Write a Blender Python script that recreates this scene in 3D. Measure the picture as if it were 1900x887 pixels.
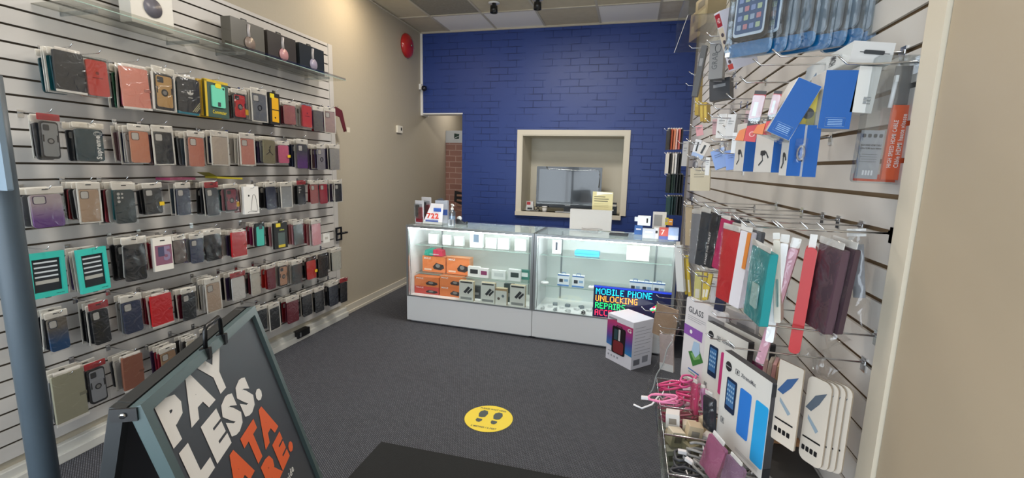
import bpy, math, random
from mathutils import Vector, Matrix, noise
random.seed(7)
R = math.radians
scn = bpy.context.scene
for o in list(bpy.data.objects): bpy.data.objects.remove(o)

# ------------------------------------------------------------------ camera
CX, CY, F, CH = 950.0, 443.5, 844.0, 1.55
_Y = Vector((1172-CX, -(315-CY), -F)).normalized()
_H = Vector((1, -math.tan(R(1.37)), 0))
_Z = _H.cross(_Y).normalized()
_X = _Y.cross(_Z)
RM = Matrix((_X, _Y, _Z))                      # camera axes -> world
cam_d = bpy.data.cameras.new('camera'); cam = bpy.data.objects.new('camera', cam_d)
scn.collection.objects.link(cam)
cam.matrix_world = Matrix.Translation((0, 0, CH)) @ RM.to_4x4()
cam_d.sensor_width = 36; cam_d.lens = F/1900*36; cam_d.clip_start = 0.02
scn.camera = cam
def ray(u, v): return RM @ Vector((u-CX, -(v-CY), -F))
def P(u, v, ax, val):
    d = ray(u, v); o = Vector((0, 0, CH)); return o + d*((val-o[ax])/d[ax])

# ------------------------------------------------------------------ light, exposure
scn.view_settings.view_transform = 'Standard'; scn.view_settings.look = 'None'
scn.view_settings.gamma = 1; scn.view_settings.use_curve_mapping = False
scn.view_settings.exposure = 0.25
w = bpy.data.worlds.new('sky'); scn.world = w; w.use_nodes = True
w.node_tree.nodes['Background'].inputs[0].default_value = (0.75, 0.86, 1, 1)
w.node_tree.nodes['Background'].inputs[1].default_value = 1.6
try:
    scn.cycles.transparent_max_bounces = 40; scn.cycles.max_bounces = 8
    scn.cycles.sample_clamp_indirect = 4
except Exception: pass
def area(name, loc, rot, sx, sy, power, col):
    l = bpy.data.lights.new(name, 'AREA'); l.shape = 'RECTANGLE'; l.size = sx; l.size_y = sy
    l.energy = power; l.color = col
    o = bpy.data.objects.new(name, l); scn.collection.objects.link(o); o.location = loc
    o.rotation_euler = [R(a) for a in rot]; return o
# daylight through the shop front behind the camera, ceiling fluorescents over the sales floor
area('shopfront_daylight', (-1.1, -0.75, 1.5), (90, 0, 0), 3.0, 2.3, 44, (0.86, 0.93, 1))
area('ceiling_fluorescent_near', (-1.1, 1.6, 3.2), (0, 0, 0), 1.2, 0.6, 28, (1, .90, .78))
area('ceiling_fluorescent_far', (-0.9, 3.75, 3.2), (0, 0, 0), 1.2, 0.5, 44, (1, .95, .88))
area('ceiling_downlight_left', (-2.35, 4.05, 3.2), (0, 12, 0), .25, .25, 6.5, (1, .8, .55))
area('hallway_lamp', (-2.35, 6.6, 2.6), (0, 0, 0), .4, .4, 6, (1, .93, .85))

# ------------------------------------------------------------------ materials
def lin(c):
    if isinstance(c, str):
        c = c.lstrip('#'); c = [int(c[i:i+2], 16)/255 for i in (0, 2, 4)]
    return tuple((x/12.92 if x <= .04045 else ((x+.055)/1.055)**2.4) for x in c)+(1,)
MC = {}
def mat(c, rough=.5, metal=0, emit=0, coat=0):
    k = (c, rough, metal, emit, coat)
    if k in MC: return MC[k]
    m = bpy.data.materials.new('paint_'+c.strip('#')); m.use_nodes = True
    b = m.node_tree.nodes['Principled BSDF']
    b.inputs['Base Color'].default_value = lin(c); b.inputs['Roughness'].default_value = rough
    b.inputs['Metallic'].default_value = metal; b.inputs['Coat Weight'].default_value = coat
    if emit:
        b.inputs['Emission Color'].default_value = lin(c); b.inputs['Emission Strength'].default_value = emit
    MC[k] = m; return m
def nodes(m): return m.node_tree.nodes, m.node_tree.links
def bumped(name, c, rough, scale, strength, c2=None, dist=.003, detail=3):
    m = bpy.data.materials.new(name); m.use_nodes = True; n, l = nodes(m); b = n['Principled BSDF']
    b.inputs['Roughness'].default_value = rough
    tc = n.new('ShaderNodeTexCoord'); t = n.new('ShaderNodeTexNoise'); t.inputs['Scale'].default_value = scale
    t.inputs['Detail'].default_value = detail; l.new(tc.outputs['Object'], t.inputs['Vector'])
    mx = n.new('ShaderNodeMix'); mx.data_type = 'RGBA'
    mx.inputs[6].default_value = lin(c); mx.inputs[7].default_value = lin(c2 or c)
    l.new(t.outputs['Fac'], mx.inputs[0]); l.new(mx.outputs[2], b.inputs['Base Color'])
    bp = n.new('ShaderNodeBump'); bp.inputs['Strength'].default_value = strength; bp.inputs['Distance'].default_value = dist
    l.new(t.outputs['Fac'], bp.inputs['Height']); l.new(bp.outputs[0], b.inputs['Normal'])
    return m
def film(name, tint, base, gl, scale, strength):
    """clear plastic: mostly see-through, with crinkled gloss"""
    m = bpy.data.materials.new(name); m.use_nodes = True; n, l = nodes(m)
    n.remove(n['Principled BSDF']); out = n['Material Output']
    tr = n.new('ShaderNodeBsdfTransparent'); tr.inputs[0].default_value = lin(tint)
    g = n.new('ShaderNodeBsdfGlossy'); g.inputs['Roughness'].default_value = gl; g.inputs[0].default_value = (.95, .95, .95, 1)
    tc = n.new('ShaderNodeTexCoord'); t = n.new('ShaderNodeTexNoise'); t.inputs['Scale'].default_value = scale
    t.inputs['Distortion'].default_value = 1.2
    l.new(tc.outputs['Object'], t.inputs['Vector'])
    bp = n.new('ShaderNodeBump'); bp.inputs['Strength'].default_value = strength; bp.inputs['Distance'].default_value = .01
    l.new(t.outputs['Fac'], bp.inputs['Height']); l.new(bp.outputs[0], g.inputs['Normal'])
    fr = n.new('ShaderNodeLayerWeight'); fr.inputs[0].default_value = .35
    l.new(bp.outputs[0], fr.inputs['Normal'])
    ma = n.new('ShaderNodeMath'); ma.operation = 'MULTIPLY_ADD'; ma.inputs[1].default_value = .5; ma.inputs[2].default_value = base
    l.new(fr.outputs['Fresnel'], ma.inputs[0])
    mx = n.new('ShaderNodeMixShader'); l.new(ma.outputs[0], mx.inputs[0])
    l.new(tr.outputs[0], mx.inputs[1]); l.new(g.outputs[0], mx.inputs[2]); l.new(mx.outputs[0], out.inputs[0])
    return m
BAG = film('clear_plastic_bag', '#f8f8f8', .08, .2, 17, .7)
BAGR = film('clear_plastic_sleeve', '#fafafa', .05, .14, 20, .8)
SHELL = film('rigid_clear_plastic', '#eef2f4', .10, .08, 9, .25)
SHELLB = film('blue_tinted_blister', '#e6eff5', .16, .10, 12, .5)
GLASS = film('cabinet_glass', '#fcfefd', .02, .02, 1, 0)
ACRYL = film('acrylic', '#f3f4f1', .03, .06, 1, 0)
GEDGE = mat('#9fb9ae', .15)
WHITE = mat('#e9e8e6', .45); CREAM = mat('#ded6c4', .5); STEEL = mat('#c9cbcc', .22, 1); DARK = mat('#17181a', .4)
CHROME = mat('#d9dadb', .12, 1); BLACKM = mat('#101113', .35)
WALLM = bumped('beige_wall_paint', '#b3aa98', .6, 60, .08, '#aea592')
def carpet():
    m = bpy.data.materials.new('charcoal_carpet'); m.use_nodes = True; n, l = nodes(m); b = n['Principled BSDF']
    b.inputs['Roughness'].default_value = .85
    tc = n.new('ShaderNodeTexCoord'); mp = n.new('ShaderNodeMapping'); mp.inputs['Rotation'].default_value = (0, 0, R(35))
    l.new(tc.outputs['Object'], mp.inputs[0])
    br = n.new('ShaderNodeTexBrick'); br.inputs['Scale'].default_value = 1
    br.inputs['Brick Width'].default_value = .026; br.inputs['Row Height'].default_value = .009
    br.inputs['Mortar Size'].default_value = .0028; br.inputs['Mortar Smooth'].default_value = .6
    br.inputs['Color1'].default_value = lin('#4b4c50'); br.inputs['Color2'].default_value = lin('#3d3e43'); br.inputs['Mortar'].default_value = lin('#1d1e21')
    l.new(mp.outputs[0], br.inputs['Vector'])
    ns = n.new('ShaderNodeTexNoise'); ns.inputs['Scale'].default_value = 350; l.new(tc.outputs['Object'], ns.inputs['Vector'])
    mx = n.new('ShaderNodeMix'); mx.data_type = 'RGBA'; mx.blend_type = 'MULTIPLY'; mx.inputs[0].default_value = .7
    l.new(br.outputs['Color'], mx.inputs[6]); l.new(ns.outputs['Fac'], mx.inputs[7])
    g = n.new('ShaderNodeMix'); g.data_type = 'RGBA'; g.blend_type = 'MULTIPLY'; g.inputs[0].default_value = 1; g.inputs[7].default_value = (2.5, 2.5, 2.6, 1)
    l.new(mx.outputs[2], g.inputs[6]); l.new(g.outputs[2], b.inputs['Base Color'])
    bp = n.new('ShaderNodeBump'); bp.inputs['Strength'].default_value = .6; bp.inputs['Distance'].default_value = .003
    l.new(br.outputs['Fac'], bp.inputs['Height']); bp.invert = True; l.new(bp.outputs[0], b.inputs['Normal'])
    return m
def brick(name, axes, c1, c2, mortar, bw, rh, ms, bump, rough=.42, patch=0):
    m = bpy.data.materials.new(name); m.use_nodes = True; n, l = nodes(m); b = n['Principled BSDF']
    b.inputs['Roughness'].default_value = rough
    tc = n.new('ShaderNodeTexCoord'); sp = n.new('ShaderNodeSeparateXYZ'); cb = n.new('ShaderNodeCombineXYZ')
    l.new(tc.outputs['Object'], sp.inputs[0]); l.new(sp.outputs[axes[0]], cb.inputs[0]); l.new(sp.outputs[axes[1]], cb.inputs[1])
    ns = n.new('ShaderNodeTexNoise'); ns.inputs['Scale'].default_value = 7; ns.inputs['Detail'].default_value = 4
    l.new(cb.outputs[0], ns.inputs['Vector'])
    vm = n.new('ShaderNodeVectorMath'); vm.operation = 'MULTIPLY_ADD'; vm.inputs[1].default_value = (.012, .012, 0)
    l.new(ns.outputs['Color'], vm.inputs[0]); l.new(cb.outputs[0], vm.inputs[2])
    br = n.new('ShaderNodeTexBrick'); br.inputs['Scale'].default_value = 1
    br.inputs['Brick Width'].default_value = bw; br.inputs['Row Height'].default_value = rh
    br.inputs['Mortar Size'].default_value = ms; br.inputs['Mortar Smooth'].default_value = .5
    br.inputs['Color1'].default_value = lin(c1); br.inputs['Color2'].default_value = lin(c2); br.inputs['Mortar'].default_value = lin(mortar)
    l.new(vm.outputs[0], br.inputs['Vector'])
    n2 = n.new('ShaderNodeTexNoise'); n2.inputs['Scale'].default_value = 3.5; n2.inputs['Detail'].default_value = 4; l.new(cb.outputs[0], n2.inputs['Vector'])
    mr = n.new('ShaderNodeMapRange'); mr.inputs[1].default_value = patch; mr.inputs[2].default_value = patch+.22; l.new(n2.outputs['Fac'], mr.inputs[0])
    mu = n.new('ShaderNodeMath'); mu.operation = 'MULTIPLY'; l.new(br.outputs['Fac'], mu.inputs[0]); l.new(mr.outputs[0], mu.inputs[1])
    cx_ = n.new('ShaderNodeMix'); cx_.data_type = 'RGBA'; cx_.inputs[6].default_value = lin(c1); cx_.inputs[7].default_value = lin(mortar); l.new(mu.outputs[0], cx_.inputs[0])
    if patch > 0: l.new(cx_.outputs[2], b.inputs['Base Color'])
    else: l.new(br.outputs['Color'], b.inputs['Base Color'])
    bp = n.new('ShaderNodeBump'); bp.invert = True; bp.inputs['Strength'].default_value = bump; bp.inputs['Distance'].default_value = .006
    l.new(mu.outputs[0], bp.inputs['Height']); l.new(bp.outputs[0], b.inputs['Normal'])
    return m
CARPET = carpet()
BLUE = brick('blue_painted_brick', (0, 2), '#263f84', '#243c7e', '#1a2c62', .225, .082, .005, .8, .42, .42)
SLAT = bumped('slatwall_laminate', '#c9c6c1', .35, 5, .02, '#c2beb8')
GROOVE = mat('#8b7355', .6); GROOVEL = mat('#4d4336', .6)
CTILE = bumped('fissured_ceiling_tile', '#a29b8d', .9, 40, .5, '#7d776b')
CTILE2 = bumped('yellowed_ceiling_tile', '#cfc3aa', .9, 12, .3, '#bfb298')
CTILEW = bumped('white_ceiling_tile', '#f3eee9', .8, 20, .1)
CTILES = bumped('stained_ceiling_tile', '#e8e1d5', .8, 9, .1, '#c0af96', detail=6)

# ------------------------------------------------------------------ mesh builder
TX = {}
def text_data(s, bold):
    k = (s, bold)
    if k in TX: return TX[k]
    cu = bpy.data.curves.new('tmp', 'FONT'); cu.body = s; cu.offset = .019*bold; cu.resolution_u = 2
    cu.space_character = 1+.075*bold
    o = bpy.data.objects.new('tmp', cu); scn.collection.objects.link(o)
    dg = bpy.context.evaluated_depsgraph_get(); me = o.evaluated_get(dg).to_mesh()
    vs = [(v.co.x, v.co.y) for v in me.vertices]; fs = [tuple(p.vertices) for p in me.polygons]
    o.evaluated_get(dg).to_mesh_clear(); bpy.data.objects.remove(o); bpy.data.curves.remove(cu)
    x0 = min(v[0] for v in vs); x1 = max(v[0] for v in vs); y0 = min(v[1] for v in vs); y1 = max(v[1] for v in vs)
    vs = [((a-x0)/(x1-x0), (b-y0)/(y1-y0)) for a, b in vs]
    TX[k] = (vs, fs); return TX[k]
class MB:
    def __init__(s): s.v = []; s.f = []; s.m = []; s.mats = []; s.smooth = []
    def mi(s, m):
        if m not in s.mats: s.mats.append(m)
        return s.mats.index(m)
    def add(s, vs, fs, m, smooth=False):
        b = len(s.v); i = s.mi(m); s.v += [tuple(x) for x in vs]
        for f in fs: s.f.append(tuple(b+k for k in f)); s.m.append(i); s.smooth.append(smooth)
    def box(s, x0, x1, y0, y1, z0, z1, m, mf=None):
        if x0 > x1: x0, x1 = x1, x0
        if y0 > y1: y0, y1 = y1, y0
        if z0 > z1: z0, z1 = z1, z0
        vs = [(x, y, z) for x in (x0, x1) for y in (y0, y1) for z in (z0, z1)]
        s.add(vs, [(0, 1, 3, 2), (4, 6, 7, 5), (2, 3, 7, 6), (0, 2, 6, 4), (1, 5, 7, 3)], m)
        s.add(vs, [(0, 4, 5, 1)], mf or m)
        return s
    def prism(s, pts, y0, y1, m, mf=None):          # outline in x,z given a depth
        n = len(pts); vs = [(x, y0, z) for x, z in pts]+[(x, y1, z) for x, z in pts]
        s.add(vs, [tuple(range(n, 2*n))[::-1]]+[(i, i+n, (i+1) % n+n, (i+1) % n) for i in range(n)], m)
        s.add(vs, [tuple(range(n))], mf or m)
        return s
    def rr(s, x0, x1, z0, z1, r, y0, y1, m, mf=None, seg=4):
        s.prism(rrect(x0, x1, z0, z1, r, seg), y0, y1, m, mf); return s
    def rect(s, x0, x1, z0, z1, y, m):
        s.add([(x0, y, z0), (x1, y, z0), (x1, y, z1), (x0, y, z1)], [(0, 1, 2, 3)], m); return s
    def flat(s, pts, y, m):
        s.add([(a, y, b) for a, b in pts], [tuple(range(len(pts)))], m); return s
    def disc(s, cx, cz, r, y, m, rz=None, n=20):
        return s.flat([(cx+r*math.cos(2*math.pi*i/n), cz+(rz or r)*math.sin(2*math.pi*i/n)) for i in range(n)], y, m)
    def text(s, t, x0, x1, z0, z1, y, m, bold=0, rot=0):
        vs, fs = text_data(t, bold)
        if rot == 90: q = [(x1-b*(x1-x0), y, z0+a*(z1-z0)) for a, b in vs]
        else: q = [(x0+a*(x1-x0), y, z0+b*(z1-z0)) for a, b in vs]
        s.add(q, fs, m); return s
    def tube(s, pts, r, m, n=6, closed=False):
        pts = [Vector(p) for p in pts]; rings = []; N = len(pts); vs = []; fs = []
        up = Vector((.13, .21, .97))
        for i, p in enumerate(pts):
            a = pts[(i-1) % N] if (closed or i > 0) else p; b = pts[(i+1) % N] if (closed or i < N-1) else p
            d = (b-a); d = d.normalized() if d.length > 1e-9 else Vector((0, 0, 1))
            u = d.cross(up); u = u.normalized() if u.length > 1e-3 else d.cross(Vector((1, 0, 0))).normalized()
            w_ = d.cross(u); rr_ = r[i] if isinstance(r, (list, tuple)) else r
            for k in range(n):
                t = 2*math.pi*k/n; vs.append(p+u*math.cos(t)*rr_+w_*math.sin(t)*rr_)
        for i in range(N if closed else N-1):
            j = (i+1) % N
            for k in range(n): fs.append((i*n+k, i*n+(k+1) % n, j*n+(k+1) % n, j*n+k))
        if not closed: fs += [tuple(range(n))[::-1], tuple(range((N-1)*n, N*n))]
        s.add(vs, fs, m, True); return s
    def lathe(s, prof, c, m, n=24, axis='z'):
        vs = []; fs = []
        for r, h in prof:
            for k in range(n):
                t = 2*math.pi*k/n; a, b = r*math.cos(t), r*math.sin(t)
                vs.append((c[0]+a, c[1]+b, c[2]+h) if axis == 'z' else ((c[0]+h, c[1]+a, c[2]+b) if axis == 'x' else (c[0]+a, c[1]+h, c[2]+b)))
        for i in range(len(prof)-1):
            for k in range(n): fs.append((i*n+k, i*n+(k+1) % n, (i+1)*n+(k+1) % n, (i+1)*n+k))
        fs.append(tuple(range(n))[::-1]); fs.append(tuple(range((len(prof)-1)*n, len(prof)*n)))
        s.add(vs, fs, m, True); return s
    def sheet(s, x0, x1, z0, z1, y, m, bulge=.004, nx=6, nz=8, crinkle=.002, seed=0):
        vs = []; fs = []
        for j in range(nz+1):
            for i in range(nx+1):
                a, b = i/nx, j/nz; x = x0+(x1-x0)*a; z = z0+(z1-z0)*b
                e = math.sin(math.pi*a)**.5*math.sin(math.pi*b)**.5
                c = noise.noise(Vector((x*30+seed*3.1, z*30, seed)))*crinkle
                vs.append((x+c*.5, y-bulge*e+c, z+(c*.8 if j in (0, nz) else 0)))
        for j in range(nz):
            for i in range(nx): k = j*(nx+1)+i; fs.append((k, k+1, k+nx+2, k+nx+1))
        s.add(vs, fs, m, True); return s
    def mesh(s, name):
        me = bpy.data.meshes.new(name); me.from_pydata(s.v, [], s.f)
        for m in s.mats: me.materials.append(m)
        me.polygons.foreach_set('material_index', s.m); me.polygons.foreach_set('use_smooth', s.smooth); me.update(); return me
    def build(s, name, parent=None, bevel=0, label=None):
        o = bpy.data.objects.new(name, s.mesh(name)); scn.collection.objects.link(o)
        if parent: o.parent = parent
        if bevel:
            b = o.modifiers.new('bevel', 'BEVEL'); b.width = bevel; b.segments = 2; b.limit_method = 'ANGLE'
        if label: o['label'] = label
        return o
def rrect(x0, x1, z0, z1, r, seg=4):
    p = []
    for cx, cz, a0 in ((x1-r, z0+r, -90), (x1-r, z1-r, 0), (x0+r, z1-r, 90), (x0+r, z0+r, 180)):
        for k in range(seg+1):
            t = R(a0+90*k/seg); p.append((cx+r*math.cos(t), cz+r*math.sin(t)))
    return p
def tag(o, label, cat, group=None, kind=None):
    o['label'] = label; o['category'] = cat
    if group: o['group'] = group
    if kind: o['kind'] = kind
    return o
def struct(mb, name, bevel=0):
    o = mb.build(name, None, bevel); o['kind'] = 'structure'; return o
def thing(name, label, cat, loc=(0, 0, 0), az=0, roll=0, group=None, tilt=0):
    o = bpy.data.objects.new(name, None); scn.collection.objects.link(o); o.empty_display_size = .05
    o.location = loc; o.rotation_euler = (R(tilt), R(roll), R(az)); return tag(o, label, cat, group)
def copy_tree(o, parent=None):
    c = o.copy(); scn.collection.objects.link(c); c.parent = parent
    for ch in list(o.children): copy_tree(ch, c)
    return c
def face(TL, TR, BL, x0, az, upright=False):
    """three picture corners of an upright face that stands at x = x0, turned by az: base centre, width, height, roll"""
    p = P(*TL, 0, x0)
    if x0 > .22 and p.y < 1.16: x0 = min(x0*1.16/p.y, .53); p = P(*TL, 0, x0)     # nothing hangs nearer than the slatwall's end
    n = Vector((-math.sin(R(az)), math.cos(R(az)), 0)); X = Vector((math.cos(R(az)), math.sin(R(az)), 0))
    def hit(q):
        d = ray(*q); o = Vector((0, 0, CH)); return o+d*((p-o).dot(n)/d.dot(n))
    a = hit(TR)-p; b = hit(BL)-p
    th = math.atan2(a.z, a.dot(X)); wd = a.length; ht = b.length
    if upright: th = 0
    Xr = X*math.cos(th)+Vector((0, 0, math.sin(th))); Zr = Vector((0, 0, math.cos(th)))-X*math.sin(th)
    return p+Xr*wd/2-Zr*ht, wd, ht, -math.degrees(th)

# ------------------------------------------------------------------ room shell
WL, WB, CE = -2.77, 5.76, 3.24           # left wall, blue wall, ceiling
WRR, SR, SL = .62, .552, -2.752           # right wall behind, right slat face, left slat face
struct(MB().box(-2.8, .95, -1.0, 8.2, -.05, 0, CARPET), 'floor')
struct(MB().box(WL-.1, WL, -1.0, 8.0, 0, 3.4, WALLM), 'wall_left')
# blue wall with the passage on its left and the niche
b = MB(); T = .16
nx0, nx1, nz0, nz1 = -1.37, -.10, .985, 1.955
b.box(WL, -2.185, WB, WB+T, 2.228, CE, BLUE)
b.box(-2.185, nx0, WB, WB+T, 0, CE, BLUE); b.box(nx1, .75, WB, WB+T, 0, CE, BLUE)
b.box(nx0, nx1, WB, WB+T, 0, nz0, BLUE); b.box(nx0, nx1, WB, WB+T, nz1, CE, BLUE)
struct(b, 'wall_back')
NB = 6.28
NI = bumped('niche_cream_paint', '#d6d0bf', .6, 30, .03)
b = MB(); e = .01; y_ = WB-.02
b.box(nx0, nx0+e, y_, NB, nz0, nz1, NI); b.box(nx1-e, nx1, y_, NB, nz0, nz1, NI); b.box(nx0+e, nx1-e, y_, NB, nz1-e, nz1, NI); b.box(nx0+e, nx1-e, y_, NB, nz0-.01, nz0, NI); b.box(nx0-.03, nx1+.03, NB, NB+.03, nz0-.03, nz1+.03, NI)
struct(b, 'wall_niche')
b = MB(); fy = WB-.025; FW = .062
b.box(nx0-FW, nx0, fy, WB+.004, nz0, nz1+FW, CREAM); b.box(nx1, nx1+FW, fy, WB+.004, nz0, nz1+FW, CREAM)
b.box(nx0, nx1, fy, WB+.004, nz1, nz1+FW, CREAM)
struct(b, 'trim_1', .003)
struct(MB().box(nx0-FW, nx1+.005, fy-.03, WB+.004, nz0-.05, nz0+.002, CREAM), 'trim_2', .003)   # sill
struct(MB().box(WL+.001, WL+.03, WB-.018, WB+T+.01, 2.2, CE, WHITE), 'trim_3')
struct(MB().box(WL, -2.18, WB-.006, WB+T, 2.214, 2.23, WHITE), 'trim_4')
# passage behind
struct(MB().box(WL, -1.4, 7.6, 7.7, 0, 3.3, bumped('hall_paint', '#a59c8a', .7, 30, .03)), 'wall_hall')
struct(MB().box(-1.5, -1.4, WB+T, 7.6, 0, 3.3, WALLM), 'wall_hall_right')
struct(MB().box(WRR, .95, -1.0, 5.9, 0, 3.4, WALLM), 'wall_right')
# near right: flat beige column boxed out to the slatwall face, and the white batten beside it
struct(MB().box(SR-.006, WRR+.01, -1.0, 1.052, 0, 3.3, bumped('cream_panel', '#ae9f88', .5, 4, .03)), 'wall_right_near')
struct(MB().box(SR-.014, WRR+.01, 1.056, 1.118, 0, 3.3, mat('#d3c9b5', .45)), 'trim_5', .003)
# baseboard along the left wall
b = MB(); b.box(WL, WL+.014, 3.93, 7.6, 0, .095, mat('#cfc8b8', .4)); b.box(WL, WL+.022, 3.93, 7.6, 0, .03, mat('#cfc8b8', .4))
struct(b, 'baseboard_left', .003)
# ceiling: tiles in a grid of tees
gx = [-3.0, -2.36, -1.74, -1.12, -.46, .19, .8]; gy = [8.1, 6.4, 5.75, 5.16, 4.55, 3.94, 3.33, 2.72, 2.11, 1.5, .89, .28, -.33, -1.0]
b = MB(); rnd = random.Random(3)
for i in range(6):
    for j in range(13):
        y1, y0 = gy[j], gy[j+1]; m = CTILE2 if rnd.random() < .6 else CTILE
        if j == 2: m = [CTILE2, CTILEW, CTILEW, CTILE2, CTILEW, CTILES][i]
        if j == 3: m = [CTILE2, CTILE, CTILE2, CTILE2, CTILE2, CTILEW][i]
        if j > 3: m = CTILEW if (i+j) % 3 else CTILE
        b.box(gx[i], gx[i+1], y0, y1, CE+.008, CE+.03, m)
struct(b, 'ceiling')
b = MB(); TEE = mat('#c9c0ae', .4)
for x in gx[1:-1]: b.box(x-.012, x+.012, -1, WB, CE, CE+.012, TEE)
for y in gy[2:-1]: b.box(-2.8, .75, y-.012, y+.012, CE-.001, CE+.011, TEE)
b.box(WL, .75, WB-.022, WB, CE-.012, CE, TEE); b.box(WL, WL+.02, -1, WB, CE-.01, CE, TEE)
struct(b, 'trim_6')
# shop front behind the camera: low wall and glazed opening
b = MB(); b.box(-2.8, .95, -1.1, -1.0, 0, .35, WALLM); b.box(-2.8, .95, -1.1, -1.0, 2.75, 3.4, WALLM)
struct(b, 'wall_front')
b = MB()
for x in (-2.77, -1.75, -.65, .5): b.box(x, x+.06, -1.06, -1.0, .35, 2.75, mat('#9a9da0', .3, 1))
fr = struct(b, 'window_1'); g = MB().box(-2.75, .55, -1.035, -1.03, .35, 2.75, GLASS).build('pane', fr)

# slatwalls: profiled board with T grooves
def slatwall(name, x_face, x_back, y0, y1, z0, z1, z_ref, pitch, groove_mat, gh=.011):
    """front boards with real gaps in front of a groove backing"""
    s = 1 if x_face > x_back else -1; b = MB()
    k0 = math.floor((z0-z_ref)/pitch); zs = [z_ref+k*pitch for k in range(k0, 60) if z0+.02 < z_ref+k*pitch < z1-.02]
    edges = [z0]+zs+[z1]; t = .007
    for i in range(len(edges)-1):
        a = edges[i]+(gh/2 if i else 0); c = edges[i+1]-(gh/2 if i < len(edges)-2 else 0)
        b.box(x_face-s*t, x_face, y0, y1, a, c, SLAT)
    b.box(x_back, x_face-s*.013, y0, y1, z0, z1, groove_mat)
    for z in zs:                         # lips that close the groove at both ends
        for ya, yb in ((y0, y0+.004), (y1-.004, y1)): b.box(x_face-s*.013, x_face-s*.001, ya, yb, z-gh/2, z+gh/2, SLAT)
    o = b.build(name); o['kind'] = 'structure'; return zs
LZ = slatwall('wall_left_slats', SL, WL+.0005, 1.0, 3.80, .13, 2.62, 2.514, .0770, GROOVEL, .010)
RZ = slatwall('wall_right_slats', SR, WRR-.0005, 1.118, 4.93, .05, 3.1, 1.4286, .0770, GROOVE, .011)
struct(MB().box(WL, SL+.004, 3.80, 3.86, .13, 2.62, SLAT), 'trim_7')
b = MB(); b.box(WL, -2.735, .6, 3.93, 0, .09, mat('#c7c5bd', .4)); b.box(WL, -2.715, .6, 3.93, 0, .05, mat('#c7c5bd', .4))
struct(b, 'baseboard_slatwall', .004)

# ------------------------------------------------------------------ left wall: packages on hooks
def hook_mesh(L, name='hook_wire'):
    b = MB(); b.tube([(0, -.002, 0), (0, L*-.6, -.002), (0, -L, 0), (0, -L-.018, .016)], .0022, CHROME)   # local -y is out of the wall
    return b
HK = {}
def add_hook(y, z, L, side, desc, lab=None, snap=True):
    """side -1: left wall, hook runs +x; side +1: right wall, hook runs -x"""
    zs = LZ if side < 0 else RZ; z = z if not snap else min(zs, key=lambda q: abs(q-z)) if abs(min(zs, key=lambda q: abs(q-z))-z) < .025 else z
    k = round(L, 2)
    if k not in HK:
        HK[k] = (hook_mesh(L).mesh('wire'), MB().box(-.011, .011, -.003, .0, -.022, .012, CHROME).box(-.009, .009, -.0065, -.003, -.004, .004, STEEL).mesh('wall_clip'))
    if lab and len(lab.split()) > 16: lab = ' '.join(lab.split()[:15])
    r = thing('slatwall_hook', lab or f'chrome slatwall hook carrying the {desc}', 'hook', ((SL if side < 0 else SR), y, z), 90 if side < 0 else -90, 0, 'chrome hooks on the left slatwall' if side < 0 else 'chrome hooks on the right slatwall')
    for nm, me in (('wire', HK[k][0]), ('wall_clip', HK[k][1])):
        o = bpy.data.objects.new(nm, me); scn.collection.objects.link(o); o.parent = r
    return z
PK = {}
def part_obj(name, me, parent, y=0):
    o = bpy.data.objects.new(name, me); scn.collection.objects.link(o); o.parent = parent; return o
def hexmix(c, f):
    c = c.lstrip('#'); v = [int(c[i:i+2], 16) for i in (0, 2, 4)]; return '#%02x%02x%02x' % tuple(max(0, min(255, int(x*f))) for x in v)
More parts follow.
